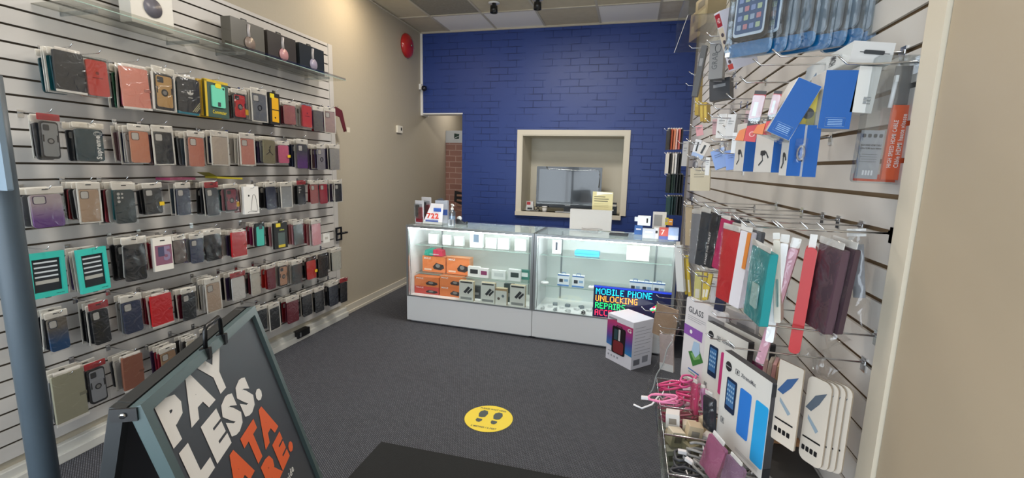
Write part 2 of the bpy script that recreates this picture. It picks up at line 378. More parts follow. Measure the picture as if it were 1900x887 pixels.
def meshes_for(style, w, h, col, extra=''):
    """parts of a hanging package, face at y = 0 looking to -y, base at z = 0"""
    w = round(w/.006)*.006; h = round(h/.01)*.01
    k = (style, w, h, col, extra)
    if k in PK: return PK[k]
    ps = []; hw = w/2; t = .009; cm = mat(col, .42)
    s = style
    if s in ('bag', 'bagw', 'crinkle', 'ombre'):
        hh = h*.16; cw = hw*.84; c0, c1 = h*.03, h-hh-.004
        m = cm; b = MB()
        if s == 'ombre':
            m = bpy.data.materials.new('ombre_case'); m.use_nodes = True; n, l = nodes(m); bs = n['Principled BSDF']; bs.inputs['Roughness'].default_value = .3
            tc = n.new('ShaderNodeTexCoord'); sp = n.new('ShaderNodeSeparateXYZ'); rp = n.new('ShaderNodeValToRGB')
            mp = n.new('ShaderNodeMapRange'); mp.inputs[1].default_value = c0; mp.inputs[2].default_value = c1
            l.new(tc.outputs['Object'], sp.inputs[0]); l.new(sp.outputs[2], mp.inputs[0]); l.new(mp.outputs[0], rp.inputs[0])
            rp.color_ramp.elements[0].position = .25; rp.color_ramp.elements[0].color = lin(col); rp.color_ramp.elements[1].position = .75; rp.color_ramp.elements[1].color = lin(extra or '#8a8078')
            l.new(rp.outputs[0], bs.inputs['Base Color'])
        b.rr(-cw, cw, c0, c1, .012, .0008, t, m)
        ps.append(('phone_case', b.mesh('phone_case'), None))
        if s != 'crinkle':
            cc = '#c9c6bf' if col not in ('#e6e2da', '#dedbd4') else '#8d8b86'
            if 'grid' in extra:
                b = MB()
                for q in range(3): b.disc(-cw*.62, c1-.018-q*.02, .0075, .0003, mat(cc, .3), n=12)
                for q in range(2): b.disc(-cw*.25, c1-.018-q*.02, .0055, .0003, mat(cc, .3), n=12)
            elif 'none' in extra: b = None
            else:
                b = MB(); b.rr(-cw*.82, -cw*.1, c1-h*.21, c1-h*.045, .007, .0002, .001, mat(cc, .3)); b.rr(-cw*.9, -cw*.02, c1-h*.225, c1-h*.03, .009, .0005, .001, mat(hexmix(col, .55), .4))
            if b: ps.append(('camera_cutout', b.mesh('camera_cutout'), 'phone_case'))
        if 'ring' in extra:
            b = MB(); b.tube([(math.cos(a)*.017, -.002, h*.42+math.sin(a)*.017) for a in [2*math.pi*i/16 for i in range(16)]], .0028, mat('#3a3a3c', .3, 1), 5, True)
            ps.append(('finger_ring', b.mesh('finger_ring'), None))
        b = MB(); hc = '#e6e1d6'
        if 'redhead' in extra: hc = '#a8222c'
        if 'blackhead' in extra: hc = '#1a1a1a'
        if s == 'bagw':
            fmw = mat('#e4e0d6', .4)
            b.box(-hw, -cw-.001, .0005, .003, 0, h-hh, fmw); b.box(cw+.001, hw, .0005, .003, 0, h-hh, fmw); b.box(-hw, hw, .0005, .003, -.001, c0-.001, fmw)
        b.rr(-hw, hw, h-hh, h, .004, .001, .0022, mat(hc, .5)); b.rr(-.012, .012, h-hh*.45, h-hh*.3, .002, .0002, .0009, DARK)
        ps.append(('header_card', b.mesh('header_card'), None))
        b = MB(); b.sheet(-hw, hw, 0, h-.002, -.001, BAG, .005 if s != 'crinkle' else .009, 7 if s != 'crinkle' else 12, 10, .003 if s != 'crinkle' else .012, hash((w, h)) % 17)
        if 'tag' in extra: b.box(hw*.45, hw*.95, -.0075, -.007, h*.28, h*.4, mat('#d8b520', .4))
        ps.append(('clear_bag', b.mesh('clear_bag'), None))
    elif s == 'shell':                                      # silicone case in a rigid shell
        b = MB(); b.rr(-hw*.86, hw*.86, h*.03, h*.92, .012, .001, .009, cm)
        b.disc(0, h*.6, .008, .0005, mat(hexmix(col, .7), .4), n=12); b.rect(-hw*.42, hw*.42, h*.47, h*.49, .0005, mat(hexmix(col, .7), .4))
        ps.append(('silicone_case', b.mesh('silicone_case'), None))
        b = MB(); b.rr(-hw, hw, 0, h, .014, -.001, .011, SHELL); ps.append(('clear_shell', b.mesh('clear_shell'), None))
    elif s == 'folio':
        b = MB(); b.rr(-hw*.94, hw*.94, h*.04, h*.93, .006, 0, .012, cm)
        b.box(hw*.55, hw*.99, -.0015, 0, h*.42, h*.48, mat(hexmix(col, .85), .4))
        ps.append(('folio_cover', b.mesh('folio_cover'), None))
        b = MB(); b.rr(-hw, hw, 0, h*.05, .001, -.0015, .0, mat('#e9e6df', .5)); b.rr(-hw*.8, hw*.8, h*.93, h, .003, .002, .004, mat('#d8d2c8', .5))
        ps.append(('header_card', b.mesh('header_card'), None))
        b = MB(); b.sheet(-hw, hw, 0, h*.97, -.002, BAG, .003, 6, 8, .003, 3); ps.append(('clear_bag', b.mesh('clear_bag'), None))
    elif s == 'rugged':                                     # case with bumper edges, plate and ring
        b = MB(); b.rr(-hw*.8, hw*.8, h*.04, h*.84, .014, .001, .012, mat('#202123', .5)); b.rr(-hw*.68, hw*.68, h*.09, h*.8, .01, -.001, .002, cm)
        b.rr(-hw*.6, -hw*.05, h*.64, h*.77, .006, -.0018, -.0008, mat('#3a3b3d', .3))
        b.disc(0, h*.42, min(.02, w*.16), -.0018, mat('#2b2c2e', .3)); b.disc(0, h*.42, min(.012, w*.1), -.0024, mat('#8c8a86', .3))
        for q in (-1, 1): b.rect(q*hw*.62-.003, q*hw*.62+.003, h*.4, h*.55, -.0018, mat('#2b2c2e', .3))
        ps.append(('rugged_case', b.mesh('rugged_case'), None))
        b = MB(); b.rr(-hw, hw, h*.86, h, .004, .001, .0025, mat('#a3262d' if 'redhead' in extra else '#e2ddd0', .5))
        if 'frame' in extra:
            fmw = mat('#e4e0d6', .4); b.box(-hw, -hw*.86, .0, .01, 0, h*.86, fmw); b.box(hw*.86, hw, .0, .01, 0, h*.86, fmw); b.box(-hw, hw, 0, .01, 0, .006, fmw)
        if 'label' in extra: b.box(hw*.6, hw*1.0, -.004, -.003, h*.18, h*.36, mat('#e0b41f', .4))
        ps.append(('header_card', b.mesh('header_card'), None))
        b = MB(); b.sheet(-hw, hw, 0, h, -.004, BAG, .004, 6, 8, .003, 5); ps.append(('clear_bag', b.mesh('clear_bag'), None))
    elif s == 'card':                                       # plain printed carton
        b = MB(); b.box(-hw, hw, 0, .018, 0, h, cm); ps.append(('carton', b.mesh('carton'), None))
    PK[k] = ps; return ps
def package(name, label, cat, group, loc, az, roll, style, w, h, col, extra=''):
    r = thing(name, label, cat, loc, az, roll, group); made = {}
    for nm, me, par in meshes_for(style, w, h, col, extra):
        made[nm] = part_obj(nm, me, made.get(par) or r)
    return r
CN = {'#26282b': 'black', '#1c1d1f': 'black', '#3c4046': 'charcoal', '#5a5d61': 'grey', '#8d9094': 'grey', '#b9b6b1': 'pale grey', '#e6e2da': 'white', '#dedbd4': 'white',
      '#0f4a55': 'dark teal', '#17686f': 'teal', '#8e1f2b': 'dark red', '#a3203a': 'crimson', '#c4302b': 'red', '#6b1f33': 'burgundy', '#c98a8f': 'dusty pink', '#e0a3ad': 'pink', '#9d2a66': 'magenta',
      '#4b3d63': 'purple', '#7b6aa0': 'lavender', '#2a3350': 'navy', '#c9a58c': 'tan', '#6e5446': 'brown', '#8a6c70': 'mauve', '#c9a21f': 'yellow', '#2c6b4f': 'green', '#51606b': 'slate'}
ROWW = {1: 'top row', 2: 'second row', 3: 'third row', 4: 'fourth row', 5: 'fifth row', 6: 'bottom row'}
XF = -2.58
# row, left, right, top, bottom (picture), style, colour, extra, what it is, colours hanging behind it
ROWS = [
(1, 100, 157, 90, 172, 'folio', '#26282b', '', 'large black folio case', ['#0f4a55', '#17686f', '#0f4a55', '#0f4a55']),
(1, 160, 204, 108, 180, 'shell', '#d63a2c', '', 'red silicone case in clear shell', ['#b9b6b1', '#c9a58c']),
(1, 226, 279, 120, 203, 'folio', '#e59a86', '', 'salmon folio case', ['#9d2a66', '#1c1d1f', '#2c6b4f', '#5a5d61']),
(1, 282, 325, 126, 206, 'rugged', '#c79f62', 'frame', 'gold rugged case', ['#b9b6b1', '#6e5446']),
(1, 328, 371, 140, 212, 'logo1', '#2b2d30', '', 'black case with white trefoil logo', ['#17686f', '#8d9094']),
(1, 381, 423, 150, 218, 'otter', '#3c8f7a', '', 'mint case in yellow edged box', ['#c9a21f', '#c9a21f']),
(1, 431, 459, 166, 222, 'rugged', '#cf3330', 'label', 'red rugged case with yellow tab', ['#5a5d61', '#8a6c70']),
(1, 466, 497, 165, 226, 'bagw', '#777b80', 'ring', 'grey case in white frame', ['#dedbd4', '#dedbd4', '#8d9094', '#dedbd4']),
(1, 500, 519, 173, 231, 'cat', '#e2a91c', '', 'yellow and black boxed case', ['#1c1d1f', '#1c1d1f']),
(1, 526, 550, 188, 232, 'bag', '#b0706c', 'none', 'dusty rose bagged case', ['#6b1f33', '#8a6c70', '#8a6c70']),
(1, 560, 580, 192, 237, 'shell', '#e2503e', '', 'coral red shell case', ['#b9b6b1', '#dedbd4', '#b9b6b1']),
(1, 582, 601, 197, 245, 'bag', '#75716d', 'none', 'smoky grey boxed case', ['#8e1f2b']),
(1, 602, 623, 200, 247, 'bagw', '#b8a09a', '', 'rosy case in white window box', ['#8e1f2b']),
(2, 72, 112, 212, 298, 'rugged', '#8f9190', 'redhead', 'grey ring case under red header', ['#3c4046', '#26282b']),
(2, 138, 195, 228, 301, 'supreme', '#1d3c44', '', 'dark glossy case with white sideways lettering', ['#26282b', '#3c4046']),
(2, 240, 280, 232, 304, 'bag', '#d08a68', '', 'large copper coloured case', ['#b9b6b1', '#26282b', '#2a3350', '#8a6c70', '#8a6c70']),
(2, 284, 324, 234, 306, 'bagw', '#2b2d2f', '', 'black case in white edged bag', ['#26282b', '#6b1f33']),
(2, 349, 380, 244, 311, 'bag', '#c97f67', '', 'small copper case in crumpled bag', ['#b9b6b1', '#51606b', '#8d9094', '#26282b']),
(2, 391, 425, 243, 307, 'bagw', '#c4b6a6', 'none', 'clear floral print case', ['#2a3350', '#26282b']),
(2, 445, 474, 248, 307, 'bagw', '#cf8f7f', '', 'rose coloured case in white frame', ['#dedbd4', '#dedbd4', '#b9b6b1']),
(2, 488, 511, 254, 305, 'jump', '#8a8365', '', 'olive case with black figure logo', ['#8d9094', '#4b3d63', '#2a3350', '#4b3d63']),
(2, 516, 538, 262, 304, 'bag', '#d9708f', 'tag none', 'pink printed case with yellow tab', ['#8a6c70', '#26282b']),
(2, 551, 572, 258, 314, 'ombre', '#6b3f86', '#4a4c52', 'purple to black ombre case', ['#b9b6b1', '#2a3350', '#2a3350']),
(2, 588, 605, 268, 316, 'bag', '#98949a', 'ring', 'silver grey case with round ring', ['#4b3d63', '#8a6c70', '#4b3d63', '#8a6c70']),
(2, 612, 631, 268, 316, 'bag', '#aba8a4', 'none', 'frosted case, rightmost of its row', ['#5a5d61', '#4b3d63', '#8d9094', '#5a5d61']),
(3, 55, 123, 348, 424, 'ombre', '#6d3e8c', '#b3a3a8', 'large purple glitter case', ['#b9b6b1', '#5a5d61', '#3c4046']),
(3, 144, 188, 338, 414, 'bagw', '#b89c80', '', 'tan case with dark camera rim', ['#b9b6b1', '#26282b', '#8e1f2b', '#26282b']),
(3, 211, 254, 338, 417, 'bag', '#2b3a3d', 'grid', 'dark green case with five lens holes', ['#17686f', '#dedbd4', '#a3203a', '#26282b']),
(3, 267, 304, 340, 399, 'bag', '#26282b', 'tag', 'black case with yellow sticker', ['#26282b', '#3c4046']),
(3, 327, 355, 338, 401, 'bag', '#485062', '', 'slate blue case', ['#2a3350', '#51606b']),
(3, 383, 408, 337, 402, 'bag', '#4c5157', 'redhead', 'charcoal case under red sticker', ['#26282b', '#3c4046', '#26282b']),
(3, 416, 443, 342, 394, 'rugged', '#8f3a48', 'label', 'burgundy case with ring', ['#e0a3ad', '#17686f', '#17686f']),
(3, 452, 480, 342, 397, 'outline', '#e9e7e2', '', 'white box with line drawn phone', ['#c98a8f', '#c98a8f', '#e0a3ad']),
(3, 494, 514, 338, 390, 'bag', '#232a44', 'none', 'navy bagged case', ['#26282b', '#26282b', '#4b3d63']),
(3, 521, 543, 338, 386, 'bagw', '#a5a8a8', 'none', 'colourless clear bagged case', ['#8d9094', '#5a5d61']),
(3, 552, 568, 336, 381, 'bag', '#28292b', 'grid redhead', 'black case under red sticker', ['#26282b', '#b9b6b1', '#26282b']),
(3, 576, 592, 334, 379, 'bag', '#b56b68', '', 'pink marbled case', ['#8e1f2b']),
(3, 593, 609, 334, 379, 'bag', '#b02a3c', '', 'crimson case', ['#dedbd4']),
(3, 621, 635, 334, 375, 'bagw', '#232427', '', 'black case in white frame, rightmost of its row', ['#dedbd4', '#4b3d63', '#8d9094']),
(4, 50, 123, 468, 552, 'teal', '#35b3a4', '', 'teal framed tablet case nearest the steel post', ['#5a5d61']),
(4, 147, 203, 460, 541, 'teal', '#38bdae', '', 'teal framed tablet case right of its twin', ['#b9b6b1', '#4b3d63', '#7b6aa0']),
(4, 228, 273, 440, 524, 'crinkle', '#26292c', '', 'black case in heavily crinkled bag', ['#dedbd4', '#26282b', '#26282b']),
(4, 285, 320, 438, 502, 'number', '#8a5a6e', '', 'white box with mauve panel', ['#c98a8f', '#a3203a', '#a3203a', '#8a6c70']),
(4, 322, 347, 436, 489, 'crinkle', '#7d726c', '', 'brown grey case in glossy bag', ['#5a5d61', '#5a5d61']),
(4, 352, 379, 432, 490, 'bag', '#434c66', '', 'denim blue case', ['#8d9094', '#7b6aa0']),
(4, 380, 413, 425, 485, 'crinkle', '#1e2128', '', 'black case in glossy crumpled bag', ['#2a3350', '#6b1f33']),
(4, 430, 458, 426, 478, 'folio', '#d1202a', '', 'bright red folio case', ['#1c1d1f', '#4b3d63', '#b9b6b1', '#26282b']),
(4, 474, 491, 414, 458, 'plain', '#3fb0a0', '', 'aqua case hung without a bag', ['#9d2a66', '#9d2a66', '#a3203a']),
(4, 509, 533, 412, 461, 'otter2', '#3e4a48', '', 'black box with yellow corner label', ['#26282b', '#e0a3ad', '#26282b']),
(4, 546, 564, 408, 456, 'bag', '#5d6a6c', 'none', 'slate green case', ['#e0a3ad', '#c98a8f', '#8a6c70']),
(4, 579, 597, 406, 456, 'bag', '#efb3bb', 'none', 'pale pink case', ['#dedbd4', '#c98a8f', '#a3203a', '#e0a3ad']),
(5, 88, 131, 574, 653, 'ombre', '#1f4f7d', '#6e675c', 'blue to grey ombre case', ['#26282b', '#3c4046', '#26282b']),
(5, 170, 208, 560, 641, 'bag', '#202326', 'redhead', 'black case under red header', ['#3c4046', '#26282b', '#26282b']),
(5, 227, 267, 545, 620, 'bag', '#333f5c', '', 'navy case with white header', ['#8d9094', '#b9b6b1']),
(5, 280, 322, 540, 605, 'folio', '#dc2128', '', 'wide scarlet folio case', ['#a3203a', '#a3203a', '#8e1f2b']),
(5, 336, 366, 534, 596, 'bag', '#24272a', '', 'black case with pale square', ['#6b1f33', '#26282b']),
(5, 382, 412, 514, 579, 'bagw', '#c4ae98', '', 'beige case in white frame', ['#dedbd4', '#dedbd4', '#3c4046', '#dedbd4']),
(5, 429, 457, 504, 558, 'bag', '#dddbd6', 'none redhead', 'plain white case under red header', ['#26282b', '#4b3d63', '#26282b']),
(5, 465, 485, 497, 549, 'bag', '#cfcabd', 'none', 'ivory case', ['#6b1f33', '#3c4046']),
(5, 496, 513, 490, 538, 'bag', '#7b2438', 'none', 'burgundy bagged case', ['#c4302b', '#c4302b']),
(5, 516, 535, 485, 533, 'rugged', '#c79a7c', '', 'rose gold rugged case', ['#b9b6b1', '#a3203a']),
(5, 542, 562, 482, 528, 'bag', '#414a4e', 'none', 'charcoal case with white tag', ['#dedbd4', '#b9b6b1']),
(5, 569, 588, 475, 519, 'bag', '#cf2f2c', 'none tag blackhead', 'red case with orange sticker', ['#1c1d1f', '#26282b', '#1c1d1f']),
(5, 590, 610, 470, 516, 'bag', '#202225', 'none blackhead', 'black bagged cases bundle', ['#26282b', '#1c1d1f', '#3c4046']),
(5, 616, 634, 460, 502, 'bag', '#c9c8bd', 'none', 'cream case, rightmost of its row', ['#26282b', '#b9b6b1']),
(6, 97, 163, 684, 784, 'folio', '#a9a68e', '', 'large cream folio case', ['#5a5d61', '#8d9094']),
(6, 161, 202, 668, 751, 'rugged', '#9b9da0', 'redhead', 'silver ring case under maroon header', ['#5a5d61', '#6b1f33']),
(6, 227, 268, 655, 724, 'folio', '#9a614a', '', 'brown leather folio case', ['#6e5446', '#b9b6b1', '#3c4046']),
(6, 299, 331, 640, 705, 'bag', '#a58462', '', 'tan case with pale square', ['#a3203a', '#a3203a', '#4b3d63']),
(6, 345, 368, 622, 670, 'bag', '#cfc6b2', 'none', 'ivory case behind the sign handle', ['#26282b', '#b9b6b1', '#26282b']),
(6, 385, 410, 608, 655, 'crinkle', '#8b8985', '', 'grey bagged case behind the sign', ['#b9b6b1', '#5a5d61']),
(6, 425, 450, 595, 640, 'crinkle', '#8d8681', '', 'smoky bagged case just left of the sign corner', ['#5a5d61']),
(6, 475, 496, 568, 614, 'bag', '#26282b', 'none', 'black case just right of the sign corner', ['#b9b6b1', '#26282b']),
(6, 500, 521, 562, 612, 'bagw', '#1f2124', 'none', 'black case in bright white frame', ['#dedbd4', '#51606b']),
(6, 532, 556, 550, 600, 'bag', '#7a1f30', 'none', 'wine red case with white print', ['#6b1f33', '#8e1f2b', '#51606b']),
(6, 561, 581, 540, 587, 'bag', '#232529', 'none', 'black case with white sticker', ['#26282b', '#26282b']),
(6, 584, 603, 532, 580, 'bag', '#2c2f33', 'none', 'black case under wide white header', ['#26282b']),
(6, 611, 629, 522, 568, 'bag', '#39404d', 'none', 'blue grey case with round sticker', ['#26282b', '#3c4046']),
(6, 631, 645, 516, 562, 'bag', '#20222b', 'none redhead', 'dark case with red tie, last in the row', ['#1c1d1f']),
]
def special(kind, r, w, h, col):
    hw = w/2
    if kind == 'logo1':
        b = MB(); b.rr(-hw*.9, hw*.9, h*.05, h*.92, .014, .0, .01, mat(col, .45))
        wm = mat('#ecebe5', .4)
        for a, L in ((0, .030), (-48, .028), (48, .028)):
            ca, sa = math.cos(R(a)), math.sin(R(a)); pts = [(-.002, .0), (-.0065, L*.45), (-.004, L*.8), (0, L), (.004, L*.8), (.0065, L*.45), (.002, 0)]
            b.flat([(hw*.1+x*ca+z*sa, h*.5+z*ca-x*sa) for x, z in pts], -.0006, wm)
        for q in (.45, .47, .485): pass
        b.rect(hw*.1-.016, hw*.1+.016, h*.485, h*.492, -.0012, mat(col, .45)); b.rect(hw*.1-.016, hw*.1+.016, h*.505, h*.512, -.0012, mat(col, .45))
        b.text('adidas', hw*.1-.014, hw*.1+.014, h*.42, h*.455, -.0008, wm, 1)
        for q in range(3):
            x = hw*.2+q*.011; b.flat([(x, h*.08), (x+.006, h*.08), (hw*.88, h*.08+(hw*.88-x-.006)*1.2), (hw*.88, h*.08+(hw*.88-x)*1.2)], -.0007, mat('#c9c394', .4))
        b.build('phone_case', r); MB().rr(-hw*.9, hw*.8, 0, h*.07, .002, .001, .012, mat('#1c8aa0', .4)).build('backing_card', r)
        MB().sheet(-hw, hw, 0, h, -.003, BAG, .005, 7, 9, .004, 2).build('clear_bag', r)
    elif kind == 'otter':
        b = MB(); b.box(-hw, hw, .001, .02, 0, h*.97, mat('#2c4038', .5), mat('#3a5148', .5)); b.box(-hw, -hw*.82, .0, .021, 0, h*.98, mat('#cfae2a', .5)); b.box(-hw, hw, .0, .021, h*.93, h, mat('#cfae2a', .5))
        b.text('Commuter', -hw*.45, hw*.75, h*.1, h*.2, -.0005, mat('#d9c43a', .5), 1); b.build('box_card', r)
        b = MB(); b.rr(-hw*.5, hw*.62, h*.28, h*.86, .008, -.008, .0, mat('#6fcfae', .4)); b.rr(-hw*.2, hw*.3, h*.8, h*.92, .008, -.010, -.008, mat('#e3cc2d', .4)); b.disc(hw*.48, h*.8, .007, -.009, DARK, n=12)
        b.rr(-hw*.05, hw*.2, h*.3, h*.42, .003, -.009, -.008, mat('#3c4046', .4)); b.build('phone_case', r)
    elif kind == 'cat':
        b = MB(); b.box(-hw, hw, 0, .018, 0, h, mat('#1a1a1a', .5)); b.rect(-hw*.6, hw*.75, h*.08, h*.86, -.0006, mat('#e0a81c', .4)); b.rr(-hw*.9, -hw*.1, h*.83, h*.97, .003, -.0018, -.001, mat('#e3cc2d', .4))
        b.rect(-hw*.6, hw*.75, h*.45, h*.48, -.0012, mat('#1a1a1a', .4)); b.disc(0, h*.22, .007, -.0012, mat('#1a1a1a', .4), n=14); b.build('box_card', r)
        MB().box(-hw*.3, hw*.3, .004, .006, h, h+.018, mat('#1a1a1a', .5)).build('hang_tab', r)
    elif kind == 'supreme':
        b = MB(); b.rr(-hw*.86, hw*.86, h*.03, h*.84, .012, .0, .011, mat(col, .25, 0, 0, .4)); wm = mat('#efeee8', .4)
        b.text('Supreme', hw*.30, hw*.78, h*.08, h*.68, -.0007, wm, 2, 90)
        for q in (.012, .018): b.tube([(hw*.54+q*math.cos(a), -.001, h*.73+q*.6*math.sin(a)) for a in [2*math.pi*i/14 for i in range(14)]], .0009, wm, 4, True)
        b.build('phone_case', r); MB().rr(-hw, hw, h*.87, h, .004, .001, .0025, mat('#ddd6c6', .5)).build('header_card', r)
        MB().sheet(-hw, hw, 0, h, -.004, BAG, .006, 10, 10, .009, 4).build('clear_bag', r)
    elif kind == 'jump':
        b = MB(); b.rr(-hw*.88, hw*.88, h*.03, h*.88, .012, .0, .01, mat(col, .45)); k = mat('#1b1b1a', .5); s = w/.11
        def L(pts, r_): b.tube([(x*s, -.001, h*.42+z*s) for x, z in pts], r_*s, k, 5)
        L([(0, .008), (0, .022)], .0035); b.disc(0.001*s, h*.42+.036*s, .0045*s, -.0015, k, n=10)
        L([(0, .02), (.004, .035), (.010, .047)], .0016); L([(0, .02), (-.008, .02), (-.013, .017)], .0016)
        L([(0, .008), (-.013, -.003), (-.027, -.012)], .0025); L([(0, .008), (.015, -.003), (.027, -.012)], .0025)
        b.build('phone_case', r); MB().rr(-hw, hw, h*.9, h, .004, .001, .0025, mat('#ddd6c6', .5)).build('header_card', r)
        MB().sheet(-hw, hw, 0, h, -.004, BAG, .004, 7, 8, .004, 6).build('clear_bag', r)
    elif kind == 'outline':
        k = mat('#4b4a48', .5); b = MB(); b.box(-hw, hw, 0, .018, 0, h*.93, mat(col, .4)); b.disc(-hw*.35, h*.62, .007, -.0006, mat('#2a2a2a', .5), n=16)
        sk = [(-hw*.15, .12*h), (hw*.55, .08*h), (hw*.8, .1*h), (hw*.55, .6*h), (hw*.35, .66*h), (hw*.15, .62*h)]
        b.tube([(x, -.0008, z) for x, z in sk], .0013, k, 4, True)
        b.tube([(-hw*.55, -.0008, h*.05), (-hw*.4, -.0008, h*.08), (hw*.7, -.0008, h*.06)], .0012, k, 4); b.build('printed_box', r)
        MB().rr(-hw*.5, hw*.5, h*.93, h, .004, .006, .008, mat('#e3e0d8', .5)).build('hang_tab', r)
    elif kind == 'teal':
        tm = mat(col, .4); b = MB(); fw = hw*.24
        b.box(-hw, -hw+fw, 0, .016, 0, h, tm); b.box(hw-fw, hw, 0, .016, 0, h, tm); b.box(-hw+fw, hw-fw, 0, .016, 0, h*.12, tm); b.box(-hw+fw, hw-fw, 0, .016, h*.86, h, tm)
        b.box(-hw+fw, hw-fw, .0105, .016, h*.12, h*.86, tm); b.text('tablet case', hw*.35, hw*.8, h*.045, h*.07, -.0005, mat('#1c5a55', .5), 1); b.rr(-hw*.2, hw*.1, -.004, 0, .001, .004, .01, DARK)
        b.build('card_frame', r)
        b = MB(); b.box(-hw+fw+.001, hw-fw-.001, .008, .0104, h*.125, h*.855, mat('#1f2428', .5)); lm = mat('#c7cdd0', .5)
        for q in range(4): b.rect(-hw*.62, hw*.62, h*(.76-q*.105), h*(.795-q*.105), .0075, lm)
        b.rect(-hw*.62, hw*.62, h*.30, h*.38, .0075, mat('#a6a59c', .5)); b.rr(-hw*.3, hw*.3, h*.69, h*.74, .004, .0068, .0074, mat('#1f2428', .5)); b.build('insert_card', r)
    elif kind == 'number':
        b = MB(); b.box(-hw, hw, 0, .016, 0, h*.97, mat('#e8e3d8', .45)); b.rect(-hw*.85, hw*.92, h*.17, h*.74, -.0006, mat(col, .4)); b.rect(-hw*.55, hw*.1, h*.42, h*.7, -.0012, mat('#4a4a66', .4))
        b.text('5', hw*.0, hw*.75, h*.28, h*.7, -.0018, mat('#8d7f9a', .4), 2); b.rr(-.014, .014, h*.86, h*.89, .002, -.0008, -.0004, DARK); b.build('printed_box', r)
    elif kind == 'plain':
        b = MB(); b.rr(-hw, hw, 0, h, .014, .0, .012, mat('#23282b', .5)); b.rr(-hw*.82, hw*.82, h*.04, h*.86, .01, -.0012, .001, mat(col, .4)); b.rr(-hw*.25, hw*.5, h*.74, h*.92, .006, -.002, -.001, mat('#1c2f35', .3)); b.build('phone_case', r)
    elif kind == 'otter2':
        b = MB(); b.box(-hw, hw, 0, .018, 0, h*.97, mat('#1d1f1f', .5)); b.rect(-hw*.45, hw*.6, h*.04, h*.6, -.0006, mat('#4a5a56', .4)); b.rect(-hw*.45, hw*.6, h*.04, h*.14, -.0012, mat('#c9b32c', .4))
        b.rr(-hw*.72, -hw*.05, h*.82, h*.96, .004, -.0016, -.0004, mat('#e3cc2d', .4)); b.text('slim', -hw*.2, hw*.5, h*.68, h*.74, -.0006, mat('#c4d033', .4), 1); b.build('box_card', r)
        MB().box(-hw*.3, hw*.3, .004, .006, h*.97, h+.012, mat('#1a1a1a', .5)).build('hang_tab', r)
npack = 0
rnd = random.Random(5)
for (row, ul, ur, vt, vb, style, col, extra, desc, behind) in ROWS:
    vc = (vt+vb)/2; uc = (ul+ur)/2
    a = P(ul, vc, 0, XF); c = P(ur, vc, 0, XF); zt = P(uc, vt, 0, XF).z; zb = P(uc, vb, 0, XF).z
    wd = c.y-a.y; ht = zt-zb; yc = (a.y+c.y)/2
    lab = f'{desc}, {ROWW[row]} of the left wall' if 'row' not in desc else f'{desc} on the left wall ({ROWW[row]})'
    loc = (XF, yc, zb); az = 90+rnd.uniform(-2, 2); roll = rnd.uniform(-1.5, 1.5)
    grp = f'packages in the {ROWW[row]} of the left wall'
    if style in ('logo1', 'otter', 'cat', 'supreme', 'jump', 'outline', 'teal', 'number', 'plain', 'otter2'):
        r = thing('phone_case_package', lab, 'phone case', loc, az, roll, grp); special(style, r, wd, ht, col)
    else: package('phone_case_package', lab, 'phone case', grp, loc, az, roll, style, wd, ht, col, extra)
    npack += 1
    hz = zt-.012
    add_hook(yc, hz+.008, XF-SL*1.0+.012 if False else (XF-SL)+.02, -1, desc)
    n = len(behind); sp = min(.030, (XF-SL-.05)/(n+.5))
    for i, bc in enumerate(behind):
        x = XF-.026-i*sp
        bw = wd*rnd.uniform(.9, 1.0); bh = ht*rnd.uniform(.92, 1.0)
        st = rnd.choice(['bag', 'bag', 'bag', 'bagw']) if style not in ('card', 'otter', 'cat') else 'card'
        ex = rnd.choice(['', 'none', 'none'])
        cnm = CN.get(bc, 'dark')
        l2 = f'{cnm} phone case package hanging behind the {desc}'
        package('phone_case_package', l2, 'phone case', f'{cnm} packages behind the {desc}', (x, yc+rnd.uniform(-.006, .006), zt-bh-rnd.uniform(0, .008)), 90+rnd.uniform(-2.5, 2.5), rnd.uniform(-2.5, 2.5), st, bw, bh, bc, ex)
        npack += 1
print('left packages', npack)

